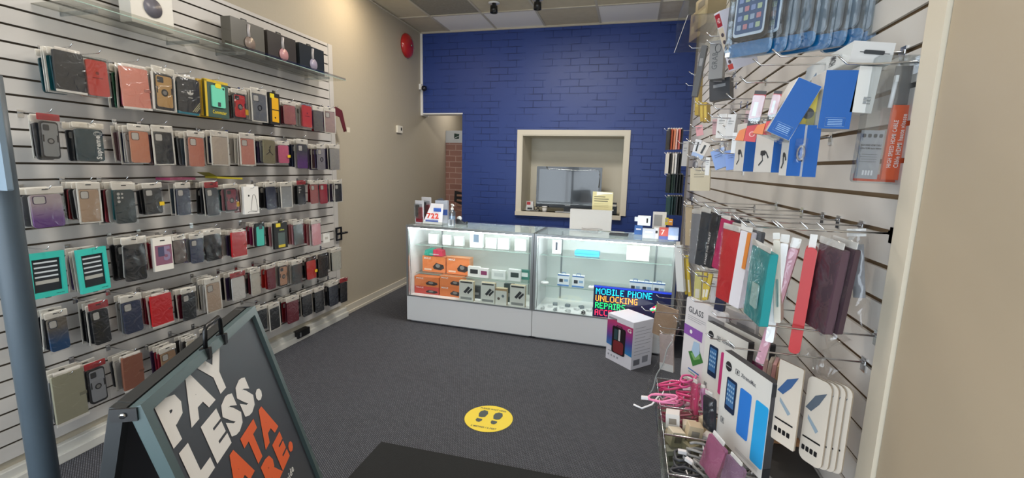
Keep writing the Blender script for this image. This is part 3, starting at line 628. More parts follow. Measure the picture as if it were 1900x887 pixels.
# ------------------------------------------------------------------ left wall: upper shelves, headphone boxes, phone mount, post
def acrylic_shelf(y0, y1, z, desc):
    r = thing('acrylic_shelf', desc, 'shelf', (SL, (y0+y1)/2, z), 90, 0); L = (y1-y0)/2; D = .27
    MB().box(-L, L, -D, 0, 0, .005, ACRYL).box(-L, L, -D-.003, -D, 0, .02, ACRYL).box(-L, L, -D-.0035, -D-.003, .0, .004, GEDGE).build('shelf_panel', r)
    for q in (-L*.7, L*.7):
        b = MB(); b.flat([(0, 0), (0, 0), (0, 0)], 0, STEEL) if False else None
        b.box(q-.003, q+.003, -D*.9, 0, -.02, -.001, SHELL); b.build('bracket', r)
acrylic_shelf(2.42, 3.66, 2.262, 'long clear acrylic shelf under the three dark headphone boxes')
acrylic_shelf(1.62, 2.38, 2.245, 'clear acrylic shelf under the white headphone box')
for i, (ya, yb, ctop, cup, lab) in enumerate([(2.59, 2.875, '#5d5a52', '#8a7a70', 'dark headphone box with smoky cup, leftmost of three on the acrylic shelf'),
        (2.905, 3.195, '#38332f', '#c08d8f', 'dark headphone box with pink cup, middle of three on the acrylic shelf'),
        (3.235, 3.535, '#23282b', '#9a93a6', 'dark headphone box with silver cup, rightmost of three on the acrylic shelf')]):
    wd = yb-ya; h = .215; r = thing('headphone_box', lab, 'box', (-2.60, (ya+yb)/2, 2.2685), 90, 0, 'boxed headphones on the upper shelf')
    MB().box(-wd/2, wd/2, 0, .08, 0, h, mat(ctop, .35, 0, 0, .3)).build('carton', r, .002)
    b = MB(); cx = wd*.02
    b.tube([(cx+.035*math.cos(a)-.01, -.002, h*.68+.055*math.sin(a)) for a in [R(x) for x in range(200, 395, 15)]] if False else [(cx-.004, -.003, h*.55), (cx-.006, -.003, h*.75), (cx-.002, -.003, h*.93)], .011, mat('#b9b2b0', .3), 8)
    b.lathe([(.045, 0), (.045, .004), (.036, .008), (.0, .008)], (cx, -.008, h*.36), mat(cup, .35), 24, 'y'); b.build('printed_headphone', r)
    MB().rr(-.025, .025, h, h+.022, .004, .03, .033, DARK).rr(-.015, .015, h+.006, h+.014, .003, .0295, .03, mat('#8a877c', .5)).build('hang_tab', r)
r = thing('headphone_box', 'white headphone box with grey ear cup on the short acrylic shelf', 'box', (-2.56, 2.045, 2.2515), 90, 0)
MB().box(-.115, .115, 0, .08, 0, .26, mat('#d9d5cb', .4)).build('carton', r, .002)
MB().lathe([(.05, 0), (.05, .003), (.04, .006), (0, .006)], (0, -.006, .10), mat('#6a6870', .35), 24, 'y').build('printed_headphone', r)
# small white tags and the black phone mount hanging at the end of the slatwall
b = MB(); b.rr(-.045, .045, 0, .085, .004, 0, .006, mat('#e2e1da', .4)); b.rect(-.02, .02, .03, .05, -.0008, mat('#b9b5ab', .4))
o = b.build('plug_card'); p = P(606, 450, 0, -2.6); o.location = p; o.rotation_euler = (0, 0, R(90)); tag(o, 'small white plug card dangling beside the pale pink case', 'card')
r = thing('phone_mount', 'black phone mount sticking out past the slatwall end', 'phone mount', (-2.752+.02, 3.83, .80), 90)
b = MB(); b.box(-.045, -.03, -.012, 0, 0, .13, BLACKM); b.box(.03, .045, -.012, 0, 0, .13, BLACKM); b.box(-.03, .03, -.012, 0, .055, .075, BLACKM); b.box(-.03, .03, -.012, 0, .115, .13, BLACKM); b.box(-.03, .03, -.012, 0, 0, .015, BLACKM); b.build('clamp_frame', r)
MB().tube([(.03, -.01, .065), (.07, -.03, .07), (.1, -.03, .068)], .011, BLACKM, 8).build('arm', r)
for (u, v, lab, cc) in ((620, 600, 'black bundle of spare hooks under the slatwall ledge', None),):
    pass
r = thing('magenta_package', 'flat magenta package lying on top of the third row hooks', 'package', (-2.66, P(333, 326, 0, -2.62).y, 1.425), 90, 0)
MB().box(-.075, .085, -.06, .05, 0, .014, mat('#a33a63', .4)).build('carton', r); MB().sheet(-.08, .09, -.002, .016, -.062, BAG, .002, 6, 2, .002).build('clear_bag', r)
r = thing('yellow_package', 'open yellow cardboard package lying on the third row hooks', 'package', (-2.66, P(425, 328, 0, -2.62).y, 1.425), 90, 3)
MB().box(-.10, .10, -.05, .05, 0, .012, mat('#a89a25', .45)).build('carton', r)
b = MB(); b.add([(-.10, -.05, .012), (-.16, -.05, .035), (-.16, .05, .035), (-.10, .05, .012)], [(0, 1, 2, 3)], mat('#8f8420', .45)); b.add([(-.10, -.05, .0135), (-.16, -.05, .0365), (-.16, .05, .0365), (-.10, .05, .0135)], [(0, 1, 2, 3)], mat('#8f8420', .45)); b.build('flap', r)
r = thing('loose_package', 'maroon folded sleeve hung high at the right end of the top row', 'package', (-2.67, 3.80, 1.87), 90, 0)
b = MB(); b.prism([(-.16, .13), (-.02, .19), (.07, .165), (.13, -.02), (.09, -.03), (.03, .1)], 0, .006, mat('#5a1c24', .5)); b.build('sleeve', r)
MB().rr(.09, .14, -.03, .015, .004, -.03, -.026, mat('#cfc6b2', .5)).build('price_tag', r); add_hook(3.775, 2.05, .09, -1, '', 'short chrome hook holding the maroon sleeve at the top right')
add_hook(P(606, 450, 0, -2.6).y, P(606, 450, 0, -2.6).z+.08, .17, -1, '', 'chrome hook holding the small white plug card')
# black bracket on the ledge
o = MB().box(-.075, .075, 0, .05, -.03, .03, BLACKM).box(-.06, -.04, -.006, 0, -.02, .02, STEEL).build('power_strip'); o.location = (-2.70, 3.25, .065); o.rotation_euler = (0, 0, R(90)); tag(o, 'small black box on the white ledge under the left slatwall', 'power strip')

# grey steel post at the left edge of the view
yp = .70; pr = P(98, 887, 1, yp).x; pl = P(83, 345, 1, yp)
r = thing('steel_post', 'grey painted steel post with bracket plate at the far left', 'post', (pr-.027, yp, 0))
PG = bumped('blue_grey_steel_paint', '#8495a2', .4, 6, .05, '#788a98')
MB().lathe([(.027, 0), (.027, 1.5), (.027, 1.72)], (0, 0, 0), bumped('shade_toned_steel', '#4a565f', .45, 6, .05, '#434e56'), 32).build('pole', r); MB().lathe([(.055, 0), (.055, .01), (.04, .016)], (0, 0, 0), PG, 32).build('base_plate', r)  # pole darker than its plate: the dimness there is put into its colour
zx0, zx1 = 1.478, 1.775; xr = pl.x-(pr-.027)
b = MB(); b.prism([(xr-.085, zx0), (xr, zx0), (xr, zx1-.02), (xr-.012, zx1), (xr-.055, zx1), (xr-.075, zx1-.06)], -.062, -.050, PG); b.prism([(-.12, zx0), (xr-.07, zx0), (xr-.07, zx1-.05), (xr-.08, zx1-.02), (-.12, zx1-.02)], -.078, -.0621, PG); b.build('bracket_plate', r, .003)
for q in (-.055, .0):
    MB().lathe([(.008, 0), (.008, -.004), (.004, -.006)], (xr-.045+q*1.1, -.062-(.016 if q < 0 else 0), zx0+.03), mat('#6f7a84', .3, 1), 12, 'y').build('rivet', r)

# ------------------------------------------------------------------ A-frame sign
SA = Vector(P(247, 757, 2, 1.05)); SB = Vector(P(465, 570, 2, 1.05)); az = math.degrees(math.atan2(SB.y-SA.y, SB.x-SA.x)); SW = (SB-SA).length
SX = (SB-SA).normalized(); SN = Vector((SX.y, -SX.x, 0)); H = 1.045; TL_ = 16; LEN = H/math.cos(R(TL_)); off = H*math.tan(R(TL_))
root = thing('sidewalk_sign', 'black A-frame sidewalk sign with white and orange lettering', 'sign', ((SA.x+SB.x)/2, (SA.y+SB.y)/2, .0065), az)
FG = mat('#4b5c5d', .35); PANEL = mat('#3d4047', .4); hw = SW/2
def leaf(name, ang, textual):
    e = bpy.data.objects.new(name, None)
    b = MB(); f = .026; L = LEN
    b.box(-hw, -hw+f, -.014, .014, -L, 0, FG); b.box(hw-f, hw, -.014, .014, -L, 0, FG)
    b.box(-hw+f, hw-f, -.014, .014, -f, 0, FG); b.box(-hw+f, hw-f, -.014, .014, -L+.03, -L+.03+f, FG)
    b.box(-hw+f, hw-f, -.001, .006, -L+.03+f, -f, PANEL); return b
def place(o, ang):
    o.parent = root; o.location = (0, 0, H); o.rotation_euler = (R(ang), 0, 0)
ang = -TL_
o = leaf('front', 0, True).build('front_panel', None, .003); place(o, ang); front = o
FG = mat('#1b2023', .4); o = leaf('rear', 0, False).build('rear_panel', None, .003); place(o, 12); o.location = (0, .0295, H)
def sg(t, s0, s1, t0, t1, m, bold, name):
    b = MB(); b.text(t, -hw+s0, -hw+s1, -t1, -t0, -.0022, m, bold); q = b.build(name); q.parent = front
WT = mat('#eceae6', .5); OR = mat('#e8622c', .5)
sg('PAY', .050, .383, .032, .135, WT, 4, 'lettering_pay'); sg('LESS.', .058, .512, .152, .262, WT, 4, 'lettering_less')
sg('DATA', .058, .528, .278, .386, OR, 4, 'lettering_data'); sg('MORE.', .058, .575, .400, .500, OR, 4, 'lettering_more'); sg('inside', .42, .515, .525, .548, WT, 1, 'lettering_small')
b = MB(); pts = [(-.052, 0, -.012), (-.048, 0, .045), (-.038, 0, .055), (.038, 0, .055), (.048, 0, .045), (.052, 0, -.012)]; b.tube(pts, .006, BLACKM, 8); b.box(-.06, -.044, -.012, .012, -.03, .0, BLACKM); b.box(.044, .06, -.012, .012, -.03, .0, BLACKM)
o = b.build('carry_handle'); o.parent = root; o.location = (.012, -.012, H+.004)
for q in (-1, 1):
    o = MB().box(q*(hw+.001), q*(hw+.005), -.008, .04, -.028, .0, BLACKM).lathe([(.006, 0), (.006, q*.004), (0, q*.004)], (q*(hw+.005), .016, -.014), STEEL, 10, 'x').build('hinge'); o.parent = root; o.location = (0, 0, H)

# ------------------------------------------------------------------ floor sticker and mat
r = thing('floor_sticker', 'round yellow floor sticker with two shoe prints on the carpet', 'sticker', (-.765, 2.51, .0), 0); YL = mat('#e3c81c', .45); GR = mat('#3f4744', .6)
def up(b, o_name, parent, z=0):          # lay an x,z drawing flat on the floor: picture up -> +y
    o = b.build(o_name); o.parent = parent; o.rotation_euler = (R(-90), 0, 0); o.location = (0, 0, z); return o
def floor_flat(b, name, parent):
    for i, v in enumerate(b.v): b.v[i] = (v[0], v[2], -v[1])
    o = b.build(name); o.parent = parent; return o
b = MB(); b.disc(0, 0, .153, -.0015, mat('#5a5320', .6), n=48); b.disc(0, 0, .15, -.002, YL, n=48); floor_flat(b, 'disc', r)
b = MB()
for q in (-.048, .048):
    b.flat([(q+x, z) for x, z in [(-.018, .0), (-.028, .035), (-.024, .065), (-.004, .082), (.02, .075), (.03, .045), (.022, .005), (0, -.004)]], -.003, GR)
    b.flat([(q+x-.004, z) for x, z in [(-.018, -.018), (.018, -.022), (.02, -.04), (.008, -.058), (-.01, -.056), (-.02, -.04)]], -.003, GR)
floor_flat(b, 'shoe_print', r)
b = MB(); b.text('PLEASE WAIT HERE', -.085, .085, .095, .112, -.003, GR, 1); b.text('2 METRES / 6 FEET', -.08, .08, -.113, -.097, -.003, GR, 1); floor_flat(b, 'lettering', r)
MATM = bumped('black_entry_mat', '#202121', .95, 220, .5, '#151515')
b = MB(); b.box(-1.27, .10, .55, 2.10, .0, .006, MATM); o = b.build('entry_mat', None, .003); tag(o, 'thin black entry mat on the carpet at the bottom of the view', 'mat')

# ------------------------------------------------------------------ glass counters
def counter(x0, y0, x1, y1, desc):
    L = math.hypot(x1-x0, y1-y0); az = math.degrees(math.atan2(y1-y0, x1-x0)); D = .48; H = .975; B = .265
    r = thing('display_counter', desc, 'display case', ((x0+x1)/2, (y0+y1)/2, 0), az); hl = L/2; LM = mat('#e3e5e6', .35); AL = mat('#b4b9bb', .28, .8)
    MB().box(-hl, hl, 0, D, .02, B-.004, LM).box(-hl+.03, hl-.03, .03, D-.02, 0, .02, mat('#8b8d90', .5)).build('base_cabinet', r, .002)
    MB().box(-hl, hl, .0, D, B-.004, B, mat('#f0f1f0', .3)).build('deck', r)
    b = MB(); b.box(-hl, -hl+.014, .0, D, B, H-.008, LM); b.build('end_panel', r); MB().box(hl-.014, hl, .0, D, B, H-.008, LM).build('end_panel', r)
    MB().box(-hl+.014, hl-.014, D-.014, D, B, H-.008, mat('#dfe6e3', .3)).build('back_panel', r)
    b = MB(); f = .018
    b.box(-hl, hl, -.004, f, H-.026, H-.004, AL); b.box(-hl, -hl+.022, -.005, f, B, H-.026, AL); b.box(hl-.022, hl, -.005, f, B, H-.026, AL)
    b.box(-hl, -hl+f, f, D, H-.016, H-.004, AL); b.box(hl-f, hl, f, D, H-.016, H-.004, AL); b.box(-hl, hl, D-f, D, H-.02, H-.004, AL)
    b.box(-hl+.02, hl-.02, -.004, .008, B, B+.012, AL); b.build('metal_frame', r, .0015)
    MB().box(-hl+.02, hl-.02, .002, .006, B+.012, H-.026, GLASS).build('front_glass', r)
    b = MB(); b.box(-hl+.001, hl-.001, .0, D, H-.004, H+.001, film('counter_top_glass', '#fbfefd', .14, .03, 1, 0)); b.build('top_glass', r)
    for z in (.478, .765):
        MB().box(-hl+.03, hl-.03, .13, D-.016, z-.005, z, GLASS).box(-hl+.03, hl-.03, .1285, .13, z-.005, z, GEDGE).build('glass_shelf', r)
    for q in (-hl+.16, 0 if False else hl-.16):
        MB().box(q-.008, q+.008, D-.019, D-.0145, B+.01, H-.03, mat('#9aa0a2', .4, .6)).build('shelf_rail', r)
    MB().box(-hl+.03, hl-.03, .02, .032, H-.036, H-.027, mat('#f4fbff', .5, 0, 58)).build('led_strip', r)
    b = MB(); b.tube([(-hl+.035, .012, H-.04), (-hl+.032, .012, .7), (-hl+.04, .012, .5), (-hl+.033, .012, B+.01)], .002, BLACKM, 5); b.build('lamp_cord', r)
    return r, az
c1, az1 = counter(-2.08, 3.975, -.80, 3.910, 'left white glass counter holding orange drone style boxes'.replace('drone style ', ''))
c2, az2 = counter(-.795, 3.9098, .405, 3.849, 'right white glass counter with the lit LED sign inside')
CM1, CM2 = (Matrix.Translation(c1.location) @ Matrix.Rotation(R(az1), 4, 'Z')), (Matrix.Translation(c2.location) @ Matrix.Rotation(R(az2), 4, 'Z'))
def incase(M, az, px, dep, z, name, label, cat, group=None, yaw=0):
    """a thing standing inside a counter, dep behind its front glass; px = (left, top, right, bottom) in the picture"""
    n = M.to_3x3() @ Vector((0, 1, 0)); p0 = M @ Vector((0, dep, 0)); X = M.to_3x3() @ Vector((1, 0, 0))
    def hit(u, v):
        d = ray(u, v); o = Vector((0, 0, CH)); return o+d*((p0-o).dot(n)/d.dot(n))
    vc = (px[1]+px[3])/2; a = hit(px[0], vc); c = hit(px[2], vc); t = hit((px[0]+px[2])/2, px[1]); bt = hit((px[0]+px[2])/2, px[3])
    w_ = (c-a).dot(X); h_ = t.z-bt.z; ctr = (a+c)/2
    lc = M.inverted() @ ctr; hl = .58 if M is CM2 else .623
    lc.x = max(-hl+w_/2, min(hl-w_/2, lc.x)); ctr = M @ lc
    return thing(name, label, cat, (ctr.x, ctr.y, z if z is not None else bt.z), az+yaw, 0, group), w_, h_
def carton(r, w, h, t, col, name='carton', side=None, bev=.0015):
    MB().box(-w/2, w/2, 0, t, 0, h, side or mat(col, .4), mat(col, .4)).build(name, r, bev)
# left counter, top shelf: small white product boxes
for i, (a, b_, c, d, lab) in enumerate([(795, 432, 811, 450, 'small white box, leftmost on the top shelf of the left counter'), (821, 434, 836, 452, 'small white box, second from left on the top shelf'),
        (843, 437, 859, 454, 'small white box just left of the boxed phone'), (901, 442, 921, 461, 'small square white box right of the boxed phone'),
        (923, 442, 944, 462, 'small square white box, second right of the boxed phone'), (955, 444, 976, 465, 'small white box, rightmost on the top shelf of the left counter')]):
    r, w_, h_ = incase(CM1, az1, (a, b_, c, d), .22, .7655, 'earphone_box', lab, 'box', 'white boxes on the top glass shelf'); carton(r, w_, h_, .05, '#e9efee')
    b = MB(); b.rr(-w_*.28, w_*.28, h_*.3, h_*.62, .006, -.0008, -.0003, mat('#cfd9dc', .4)); b.build('printed_earphones', r)
r, w_, h_ = incase(CM1, az1, (872, 430, 895, 457), .2, .7655, 'phone_box', 'white upright phone box with dark screen picture in left counter', 'box'); carton(r, w_, h_, .05, '#eef2f2')
MB().rr(-w_*.22, w_*.22, h_*.36, h_*.9, .004, -.001, -.0003, mat('#5f6d7d', .3)).build('printed_phone', r)
# middle shelf
for a, b_, c, d, lab in [(784, 475, 826, 504, 'orange gadget box, left one on the middle shelf'), (829, 475, 871, 506, 'orange gadget box, right one on the middle shelf')]:
    r, w_, h_ = incase(CM1, az1, (a, b_, c, d), .2, .4785, 'gadget_box', lab, 'box', 'orange gadget boxes'); carton(r, w_, h_, .1, '#e8864e', side=mat('#f0a678', .4))
    b = MB(); b.text('MAZ', -w_*.42, -w_*.12, h_*.8, h_*.92, -.0008, WHITE, 1); b.flat([(-.01, h_*.35), (w_*.1, h_*.6), (w_*.42, h_*.5), (w_*.46, h_*.3), (w_*.3, h_*.15), (0, h_*.2)], -.0008, mat('#3b3435', .4)); b.disc(w_*.18, h_*.42, w_*.1, -.0014, mat('#8d8a86', .3), h_*.12)
    b.rect(-w_*.42, -w_*.1, h_*.1, h_*.2, -.0008, mat('#f4d7c0', .4)); b.build('printed_face', r)
for a, b_, c, d, z, col, lab in [(769, 506, 814, 530, .2655+.078, '#e07d45', 'orange gadget box stacked on the red one, lower left'), (769, 530, 814, 547, .2655, '#cf4f45', 'red gadget box at the lower left corner of the counter'),
        (816, 506, 858, 529, .2655+.105, '#e8864e', 'orange gadget box, upper of the middle pair'), (816, 529, 858, 551, .2655, '#e07d45', 'orange gadget box, lower of the middle pair')]:
    r, w_, h_ = incase(CM1, az1, (a, b_, c, d), .12, None, 'gadget_box', lab, 'box', 'orange gadget boxes'); r.location.z = z
    h_ = {.2655+.078: .098, .2655: .077 if 'red' in lab else .104, .2655+.105: .1}[z]; carton(r, w_, h_, .1, col)
    b = MB(); b.text('MAZ', -w_*.42, -w_*.12, h_*.75, h_*.9, -.0008, WHITE, 1); b.flat([(-.01, h_*.35), (w_*.1, h_*.6), (w_*.42, h_*.5), (w_*.46, h_*.3), (w_*.3, h_*.15), (0, h_*.2)], -.0008, mat('#3b3435', .4)); b.disc(w_*.18, h_*.42, w_*.1, -.0014, mat('#8d8a86', .3), h_*.12); b.build('printed_face', r)
# teal and pink gadget on top of the orange box
r, w_, h_ = incase(CM1, az1, (787, 462, 821, 475), .2, .4785+.155, 'toy_case', 'teal and pink rounded case lying on an orange box', 'case')
r.location.z = .4785+.1655
b = MB(); b.prism([(-w_*.5, 0), (-w_*.02, 0), (-w_*.02, h_*.9), (-w_*.25, h_), (-w_*.45, h_*.75)], 0, .08, mat('#3fae96', .4)); b.prism([(0, 0), (w_*.5, 0), (w_*.46, h_*.8), (w_*.2, h_*.95), (0, h_*.9)], 0, .08, mat('#d8445f', .4)); b.rect(-w_*.2, w_*.3, h_*.2, h_*.3, -.001, WHITE); b.build('shell', r, .003)
for a, b_, c, d, col, acc, lab in [(868, 486, 890, 506, '#e9e9e4', '#2f3234', 'white watch box on the middle shelf of left counter'), (889, 488, 906, 506, '#e6e2e0', '#8c3a63', 'white box with purple panel on the middle shelf'),
        (912, 489, 938, 506, '#dde2df', '#c5cccb', 'pale clear pouch on the middle shelf'), (943, 495, 966, 517, '#d6dbd8', '#2f3b3a', 'pale grey box with black print on the middle shelf'), (962, 497, 980, 516, '#3e7f72', '#d6dbd8', 'green box at the right of the middle shelf')]:
    r, w_, h_ = incase(CM1, az1, (a, b_, c, d), .17+(.03 if '962' in str(a) else 0), .4785, 'accessory_box', lab, 'box'); r.location.z = .4785
    if a == 962: r.location.y += .05
    carton(r, w_, h_*.95, .035, col); MB().rr(-w_*.3, w_*.35, h_*.3, h_*.7, .003, -.0009, -.0002, mat(acc, .4)).build('printed_panel', r)
for k_, (a, b_, c, d, lab) in enumerate([(852, 519, 878, 556, 'grey and white accessory box, leftmost at the front of the deck'), (892, 520, 918, 558, 'grey and white accessory box, second along the deck'),
        (919, 530, 940, 561, 'smaller beige accessory box with two discs'), (946, 528, 974, 568, 'grey and white accessory box, rightmost on the deck')]):
    r, w_, h_ = incase(CM1, az1, (a, b_, c, d), .045+.0*k_, .2655, 'adapter_box', lab, 'box', 'adapter boxes on the deck'); carton(r, w_, h_, .045, '#e6e6de', side=mat('#c4b594', .4))
    b = MB(); b.rect(-w_*.42, w_*.42, h_*.9, h_*.97, -.0007, mat('#3a3b38', .4)) if k_ != 2 else b.rect(-w_*.5, w_*.5, h_*.86, h_*.99, -.0007, mat('#b3936a', .4))
    if k_ != 2: b.flat([(-w_*.2, h_*.45), (w_*.15, h_*.75), (w_*.3, h_*.68), (-w_*.05, h_*.38)], -.0007, mat('#34363a', .4)); b.flat([(w_*.05, h_*.45), (w_*.38, h_*.68), (w_*.44, h_*.6), (w_*.15, h_*.36)], -.0007, mat('#34363a', .4)); b.rect(-w_*.4, w_*.4, h_*.08, h_*.2, -.0007, mat('#8f918e', .4))
    else: b.disc(-w_*.2, h_*.38, w_*.12, -.0007, mat('#5a4f48', .4)); b.disc(w_*.18, h_*.55, w_*.12, -.0007, mat('#6f7a80', .4))
    b.build('printed_face', r)
for a, b_, c, d, lab, col in [(878, 524, 891, 547, 'dark carton between two adapter boxes on the deck', '#3c4245'), (938, 524, 950, 558, 'dark glossy package behind the rightmost adapter box', '#3b4a4a')]:
    r, w_, h_ = incase(CM1, az1, (a, b_, c, d), .16, .2655, 'dark_carton', lab, 'box'); carton(r, w_*1.5, h_, .04, col); MB().rect(-w_*.4, w_*.3, h_*.3, h_*.5, -.0006, mat('#8a8f90', .4)).build('printed_panel', r)

# right counter
r, w_, h_ = incase(CM2, az2, (1025, 444, 1041, 469), .22, .7655, 'phone_box', 'narrow white phone box with dark slot in the right counter', 'box'); carton(r, w_, h_, .04, '#eef1f0'); MB().rr(-w_*.14, w_*.1, h_*.25, h_*.85, .003, -.0009, -.0003, mat('#4a4f58', .3)).build('printed_phone', r)
r, w_, h_ = incase(CM2, az2, (1066, 465, 1112, 476), .2, .7655, 'blue_pouch', 'long light blue pouch lying on the top shelf', 'pouch'); r.location.z = .7655
b = MB(); b.rr(-w_/2, w_/2, .0, h_*.9, .012, 0, .07, mat('#56b7dc', .4)); b.build('pouch_body', r, .004); MB().box(-w_*.48, w_*.48, -.002, 0, h_*.4, h_*.46, mat('#3f97c0', .4)).build('zip', r)
r, w_, h_ = incase(CM2, az2, (1163, 453, 1205, 480), .2, .7655, 'appliance_box', 'larger white box at the right of the top shelf', 'box'); carton(r, w_, h_, .12, '#eceee6'); MB().disc(0, h_*.45, .012, -.0006, mat('#c6c8bf', .4)).rect(-w_*.4, w_*.1, h_*.1, h_*.14, -.0006, mat('#c9cbc4', .4)).build('printed_face', r)
for a, b_, c, d, lab in [(1034, 497, 1057, 524, 'blue and white charger box, leftmost on the middle shelf of right counter'), (1061, 497, 1085, 525, 'blue and white charger box, second on the middle shelf'),
        (1168, 501, 1191, 528, 'blue and white charger box, left of the trio at right'), (1189, 505, 1212, 532, 'blue and white charger box, middle of the trio at right'), (1211, 509, 1236, 535, 'blue and white charger box, right of the trio at right')]:
    r, w_, h_ = incase(CM2, az2, (a, b_, c, d), .17, .4785, 'charger_box', lab, 'box', 'blue and white charger boxes'); w_ *= .92; h_ = .105
    carton(r, w_, h_, .05, '#e6ebee'); b = MB(); b.rect(-w_/2, w_/2, h_*.9, h_, -.0006, mat('#3e6fae', .4)); b.rect(-w_/2, w_/2, 0, h_*.12, -.0006, mat('#4a7fbf', .4)); b.rr(-w_*.35, -w_*.02, h_*.32, h_*.62, .003, -.0008, -.0003, mat('#3b4148', .4)); b.rect(w_*.08, w_*.42, h_*.4, h_*.62, -.0006, mat('#8fb0d0', .4)); b.build('printed_face', r)
    MB().tube([(-.018, .02, h_), (-.018, .02, h_+.016), (.018, .02, h_+.016), (.018, .02, h_)], .003, mat('#3e6fae', .4), 5).build('carry_handle', r)
for a, b_, c, d, lab in [(1002, 507, 1017, 516, 'white puck charger at the left of the middle shelf'), (1092, 518, 1105, 523, 'flat dark sided box on the middle shelf'), (1110, 520, 1122, 525, 'small flat bluish box on the middle shelf')]:
    r, w_, h_ = incase(CM2, az2, (a, b_, c, d), .2, .4785, 'charging_puck', lab, 'charger'); MB().lathe([(w_/2, 0), (w_/2, .012), (w_*.3, .02), (0, .02)], (0, 0, 0), WHITE, 20).build('puck_body', r); MB().lathe([(w_*.2, 0), (w_*.18, .003), (0, .003)], (0, 0, .02), mat('#b9c4c8', .3), 16).build('puck_top', r)
# cable clutter on the deck
rnd2 = random.Random(11)
for i in range(13):
    lx = -.52+i*.041+rnd2.uniform(-.01, .01); ly = .07+(i % 3)*.075; p = CM2 @ Vector((lx, ly, .2655)); kind = i % 3
    if kind == 0:
        r = thing('coiled_cable', ['white', 'grey', 'white', 'black', 'white'][i//3]+' coiled cable on the deck of the right counter', 'cable', p, rnd2.uniform(0, 180), 0, 'cables on the counter deck'); cc = mat(['#dfe3e2', '#a9aeb0', '#dfe3e2', '#2b2d30', '#dfe3e2'][i//3], .5)
        b = MB(); b.tube([((.028+.002*math.sin(3*a))*math.cos(a), .018*math.sin(a), .004+.0022*a/2) for a in [2*math.pi*k/14*3 for k in range(15)]], .0028, cc, 5); b.build('coil', r); MB().box(.024, .04, -.006, .006, .002, .01, cc).build('plug', r)
    else:
        r = thing('adapter', ['', 'white wall adapter', 'grey clear boxed adapter'][kind]+' lying among the cables in the right counter', 'adapter', p, rnd2.uniform(-30, 30), 0, ['', 'white adapters on the deck', 'clear boxed adapters on the deck'][kind])
        MB().box(-.022, .022, 0, .035, 0, .024, mat(['', '#e5e8e6', '#8e979c'][kind], .4)).build('adapter_body', r, .003); MB().box(-.006, -.004, -.008, 0, .008, .016, STEEL).box(.004, .006, -.008, 0, .008, .016, STEEL).build('prongs', r)
# LED sign inside the right counter
D57 = {'M': '10001 11011 10101 10101 10001 10001 10001', 'O': '01110 10001 10001 10001 10001 10001 01110', 'B': '11110 10001 10001 11110 10001 10001 11110', 'I': '111 010 010 010 010 010 111', 'L': '1000 1000 1000 1000 1000 1000 1111',
 'E': '1111 1000 1000 1110 1000 1000 1111', 'P': '1110 1001 1001 1110 1000 1000 1000', 'H': '1001 1001 1001 1111 1001 1001 1001', 'N': '10001 11001 10101 10101 10011 10001 10001', 'U': '1001 1001 1001 1001 1001 1001 0110', 'C': '0111 1000 1000 1000 1000 1000 0111',
 'K': '1001 1010 1100 1000 1100 1010 1001', 'G': '0111 1000 1000 1011 1001 1001 0111', 'R': '1110 1001 1001 1110 1010 1001 1001', 'A': '0110 1001 1001 1111 1001 1001 1001', 'S': '0111 1000 1000 0110 0001 0001 1110', ' ': '00 00 00 00 00 00 00'}
p0 = CM2 @ Vector((0, .016, 0)); a = P(1101, 560, 1, 3.9); 
sx0 = a.x; r = thing('led_sign', 'lit LED board listing phone services inside the right counter', 'sign', (sx0+.325, 3.893, .2655), az2, 0, None); SWD, SHT = .655, .285
MB().box(-SWD/2, SWD/2, 0, .02, 0, SHT, mat('#1a2066', .4)).build('board', r)  # bluish glow of the lit dots is put into the board colour
b = MB(); f = .008
b.box(-SWD/2, SWD/2, -.006, 0, 0, f, mat('#2b3c5c', .3)); b.box(-SWD/2, SWD/2, -.006, 0, SHT-f, SHT, mat('#2b46c0', .3, 0, .7)); b.box(-SWD/2, -SWD/2+f, -.006, 0, f, SHT-f, mat('#2b3c5c', .3)); b.box(SWD/2-f, SWD/2, -.006, 0, f, SHT-f, mat('#2b3c5c', .3)); b.build('frame', r)  # top bar also given a faint blue glow of its own
bl = MB(); 
for k in range(70): bl.disc(-SWD/2+.012+k*(SWD-.024)/69, SHT-.013, .002, -.0015, mat('#2a4bff', .4, 0, 5), n=6)
for k in range(28): bl.disc(SWD/2-.012, .012+k*(SHT-.03)/27, .002, -.0015, mat('#2a4bff', .4, 0, 5), n=6)
bl.build('border_lights', r)
for t, col, row in (('MOBILE PHONE', '#12c8e8', 0), ('UNLOCKING', '#ff8a1e', 1), ('REPAIRS', '#18f060', 2), ('ACCESSORIES', '#ff2440', 3)):
    m = mat(col, .4, 0, 5); b = MB(); pitch = .0077; x = -SWD/2+.022; z = SHT-.026-row*.063
    for ch in t:
        g = D57[ch].split()
        for rr_ in range(7):
            for cc in range(len(g[0])):
                if g[rr_][cc] == '1': b.disc(x+cc*pitch, z-rr_*pitch, .0032, -.0015, m, n=6)
        x += (len(g[0])+1)*pitch
    b.build('lit_letters_'+t.split()[0].lower(), r)
b = MB()
for i in range(9):
    for j in range(6):
        u, v = i*.0085, j*.0085; x, z = .135+u*.8-v*.55+.04, SHT*.35+u*.65+v*.6
        b.disc(x, z, .003, -.0015, mat(['#ff2440', '#18f060', '#e8f0ff'][(i//3+j//2) % 3], .4, 0, 4), n=6)
b.build('lit_phone_picture', r)
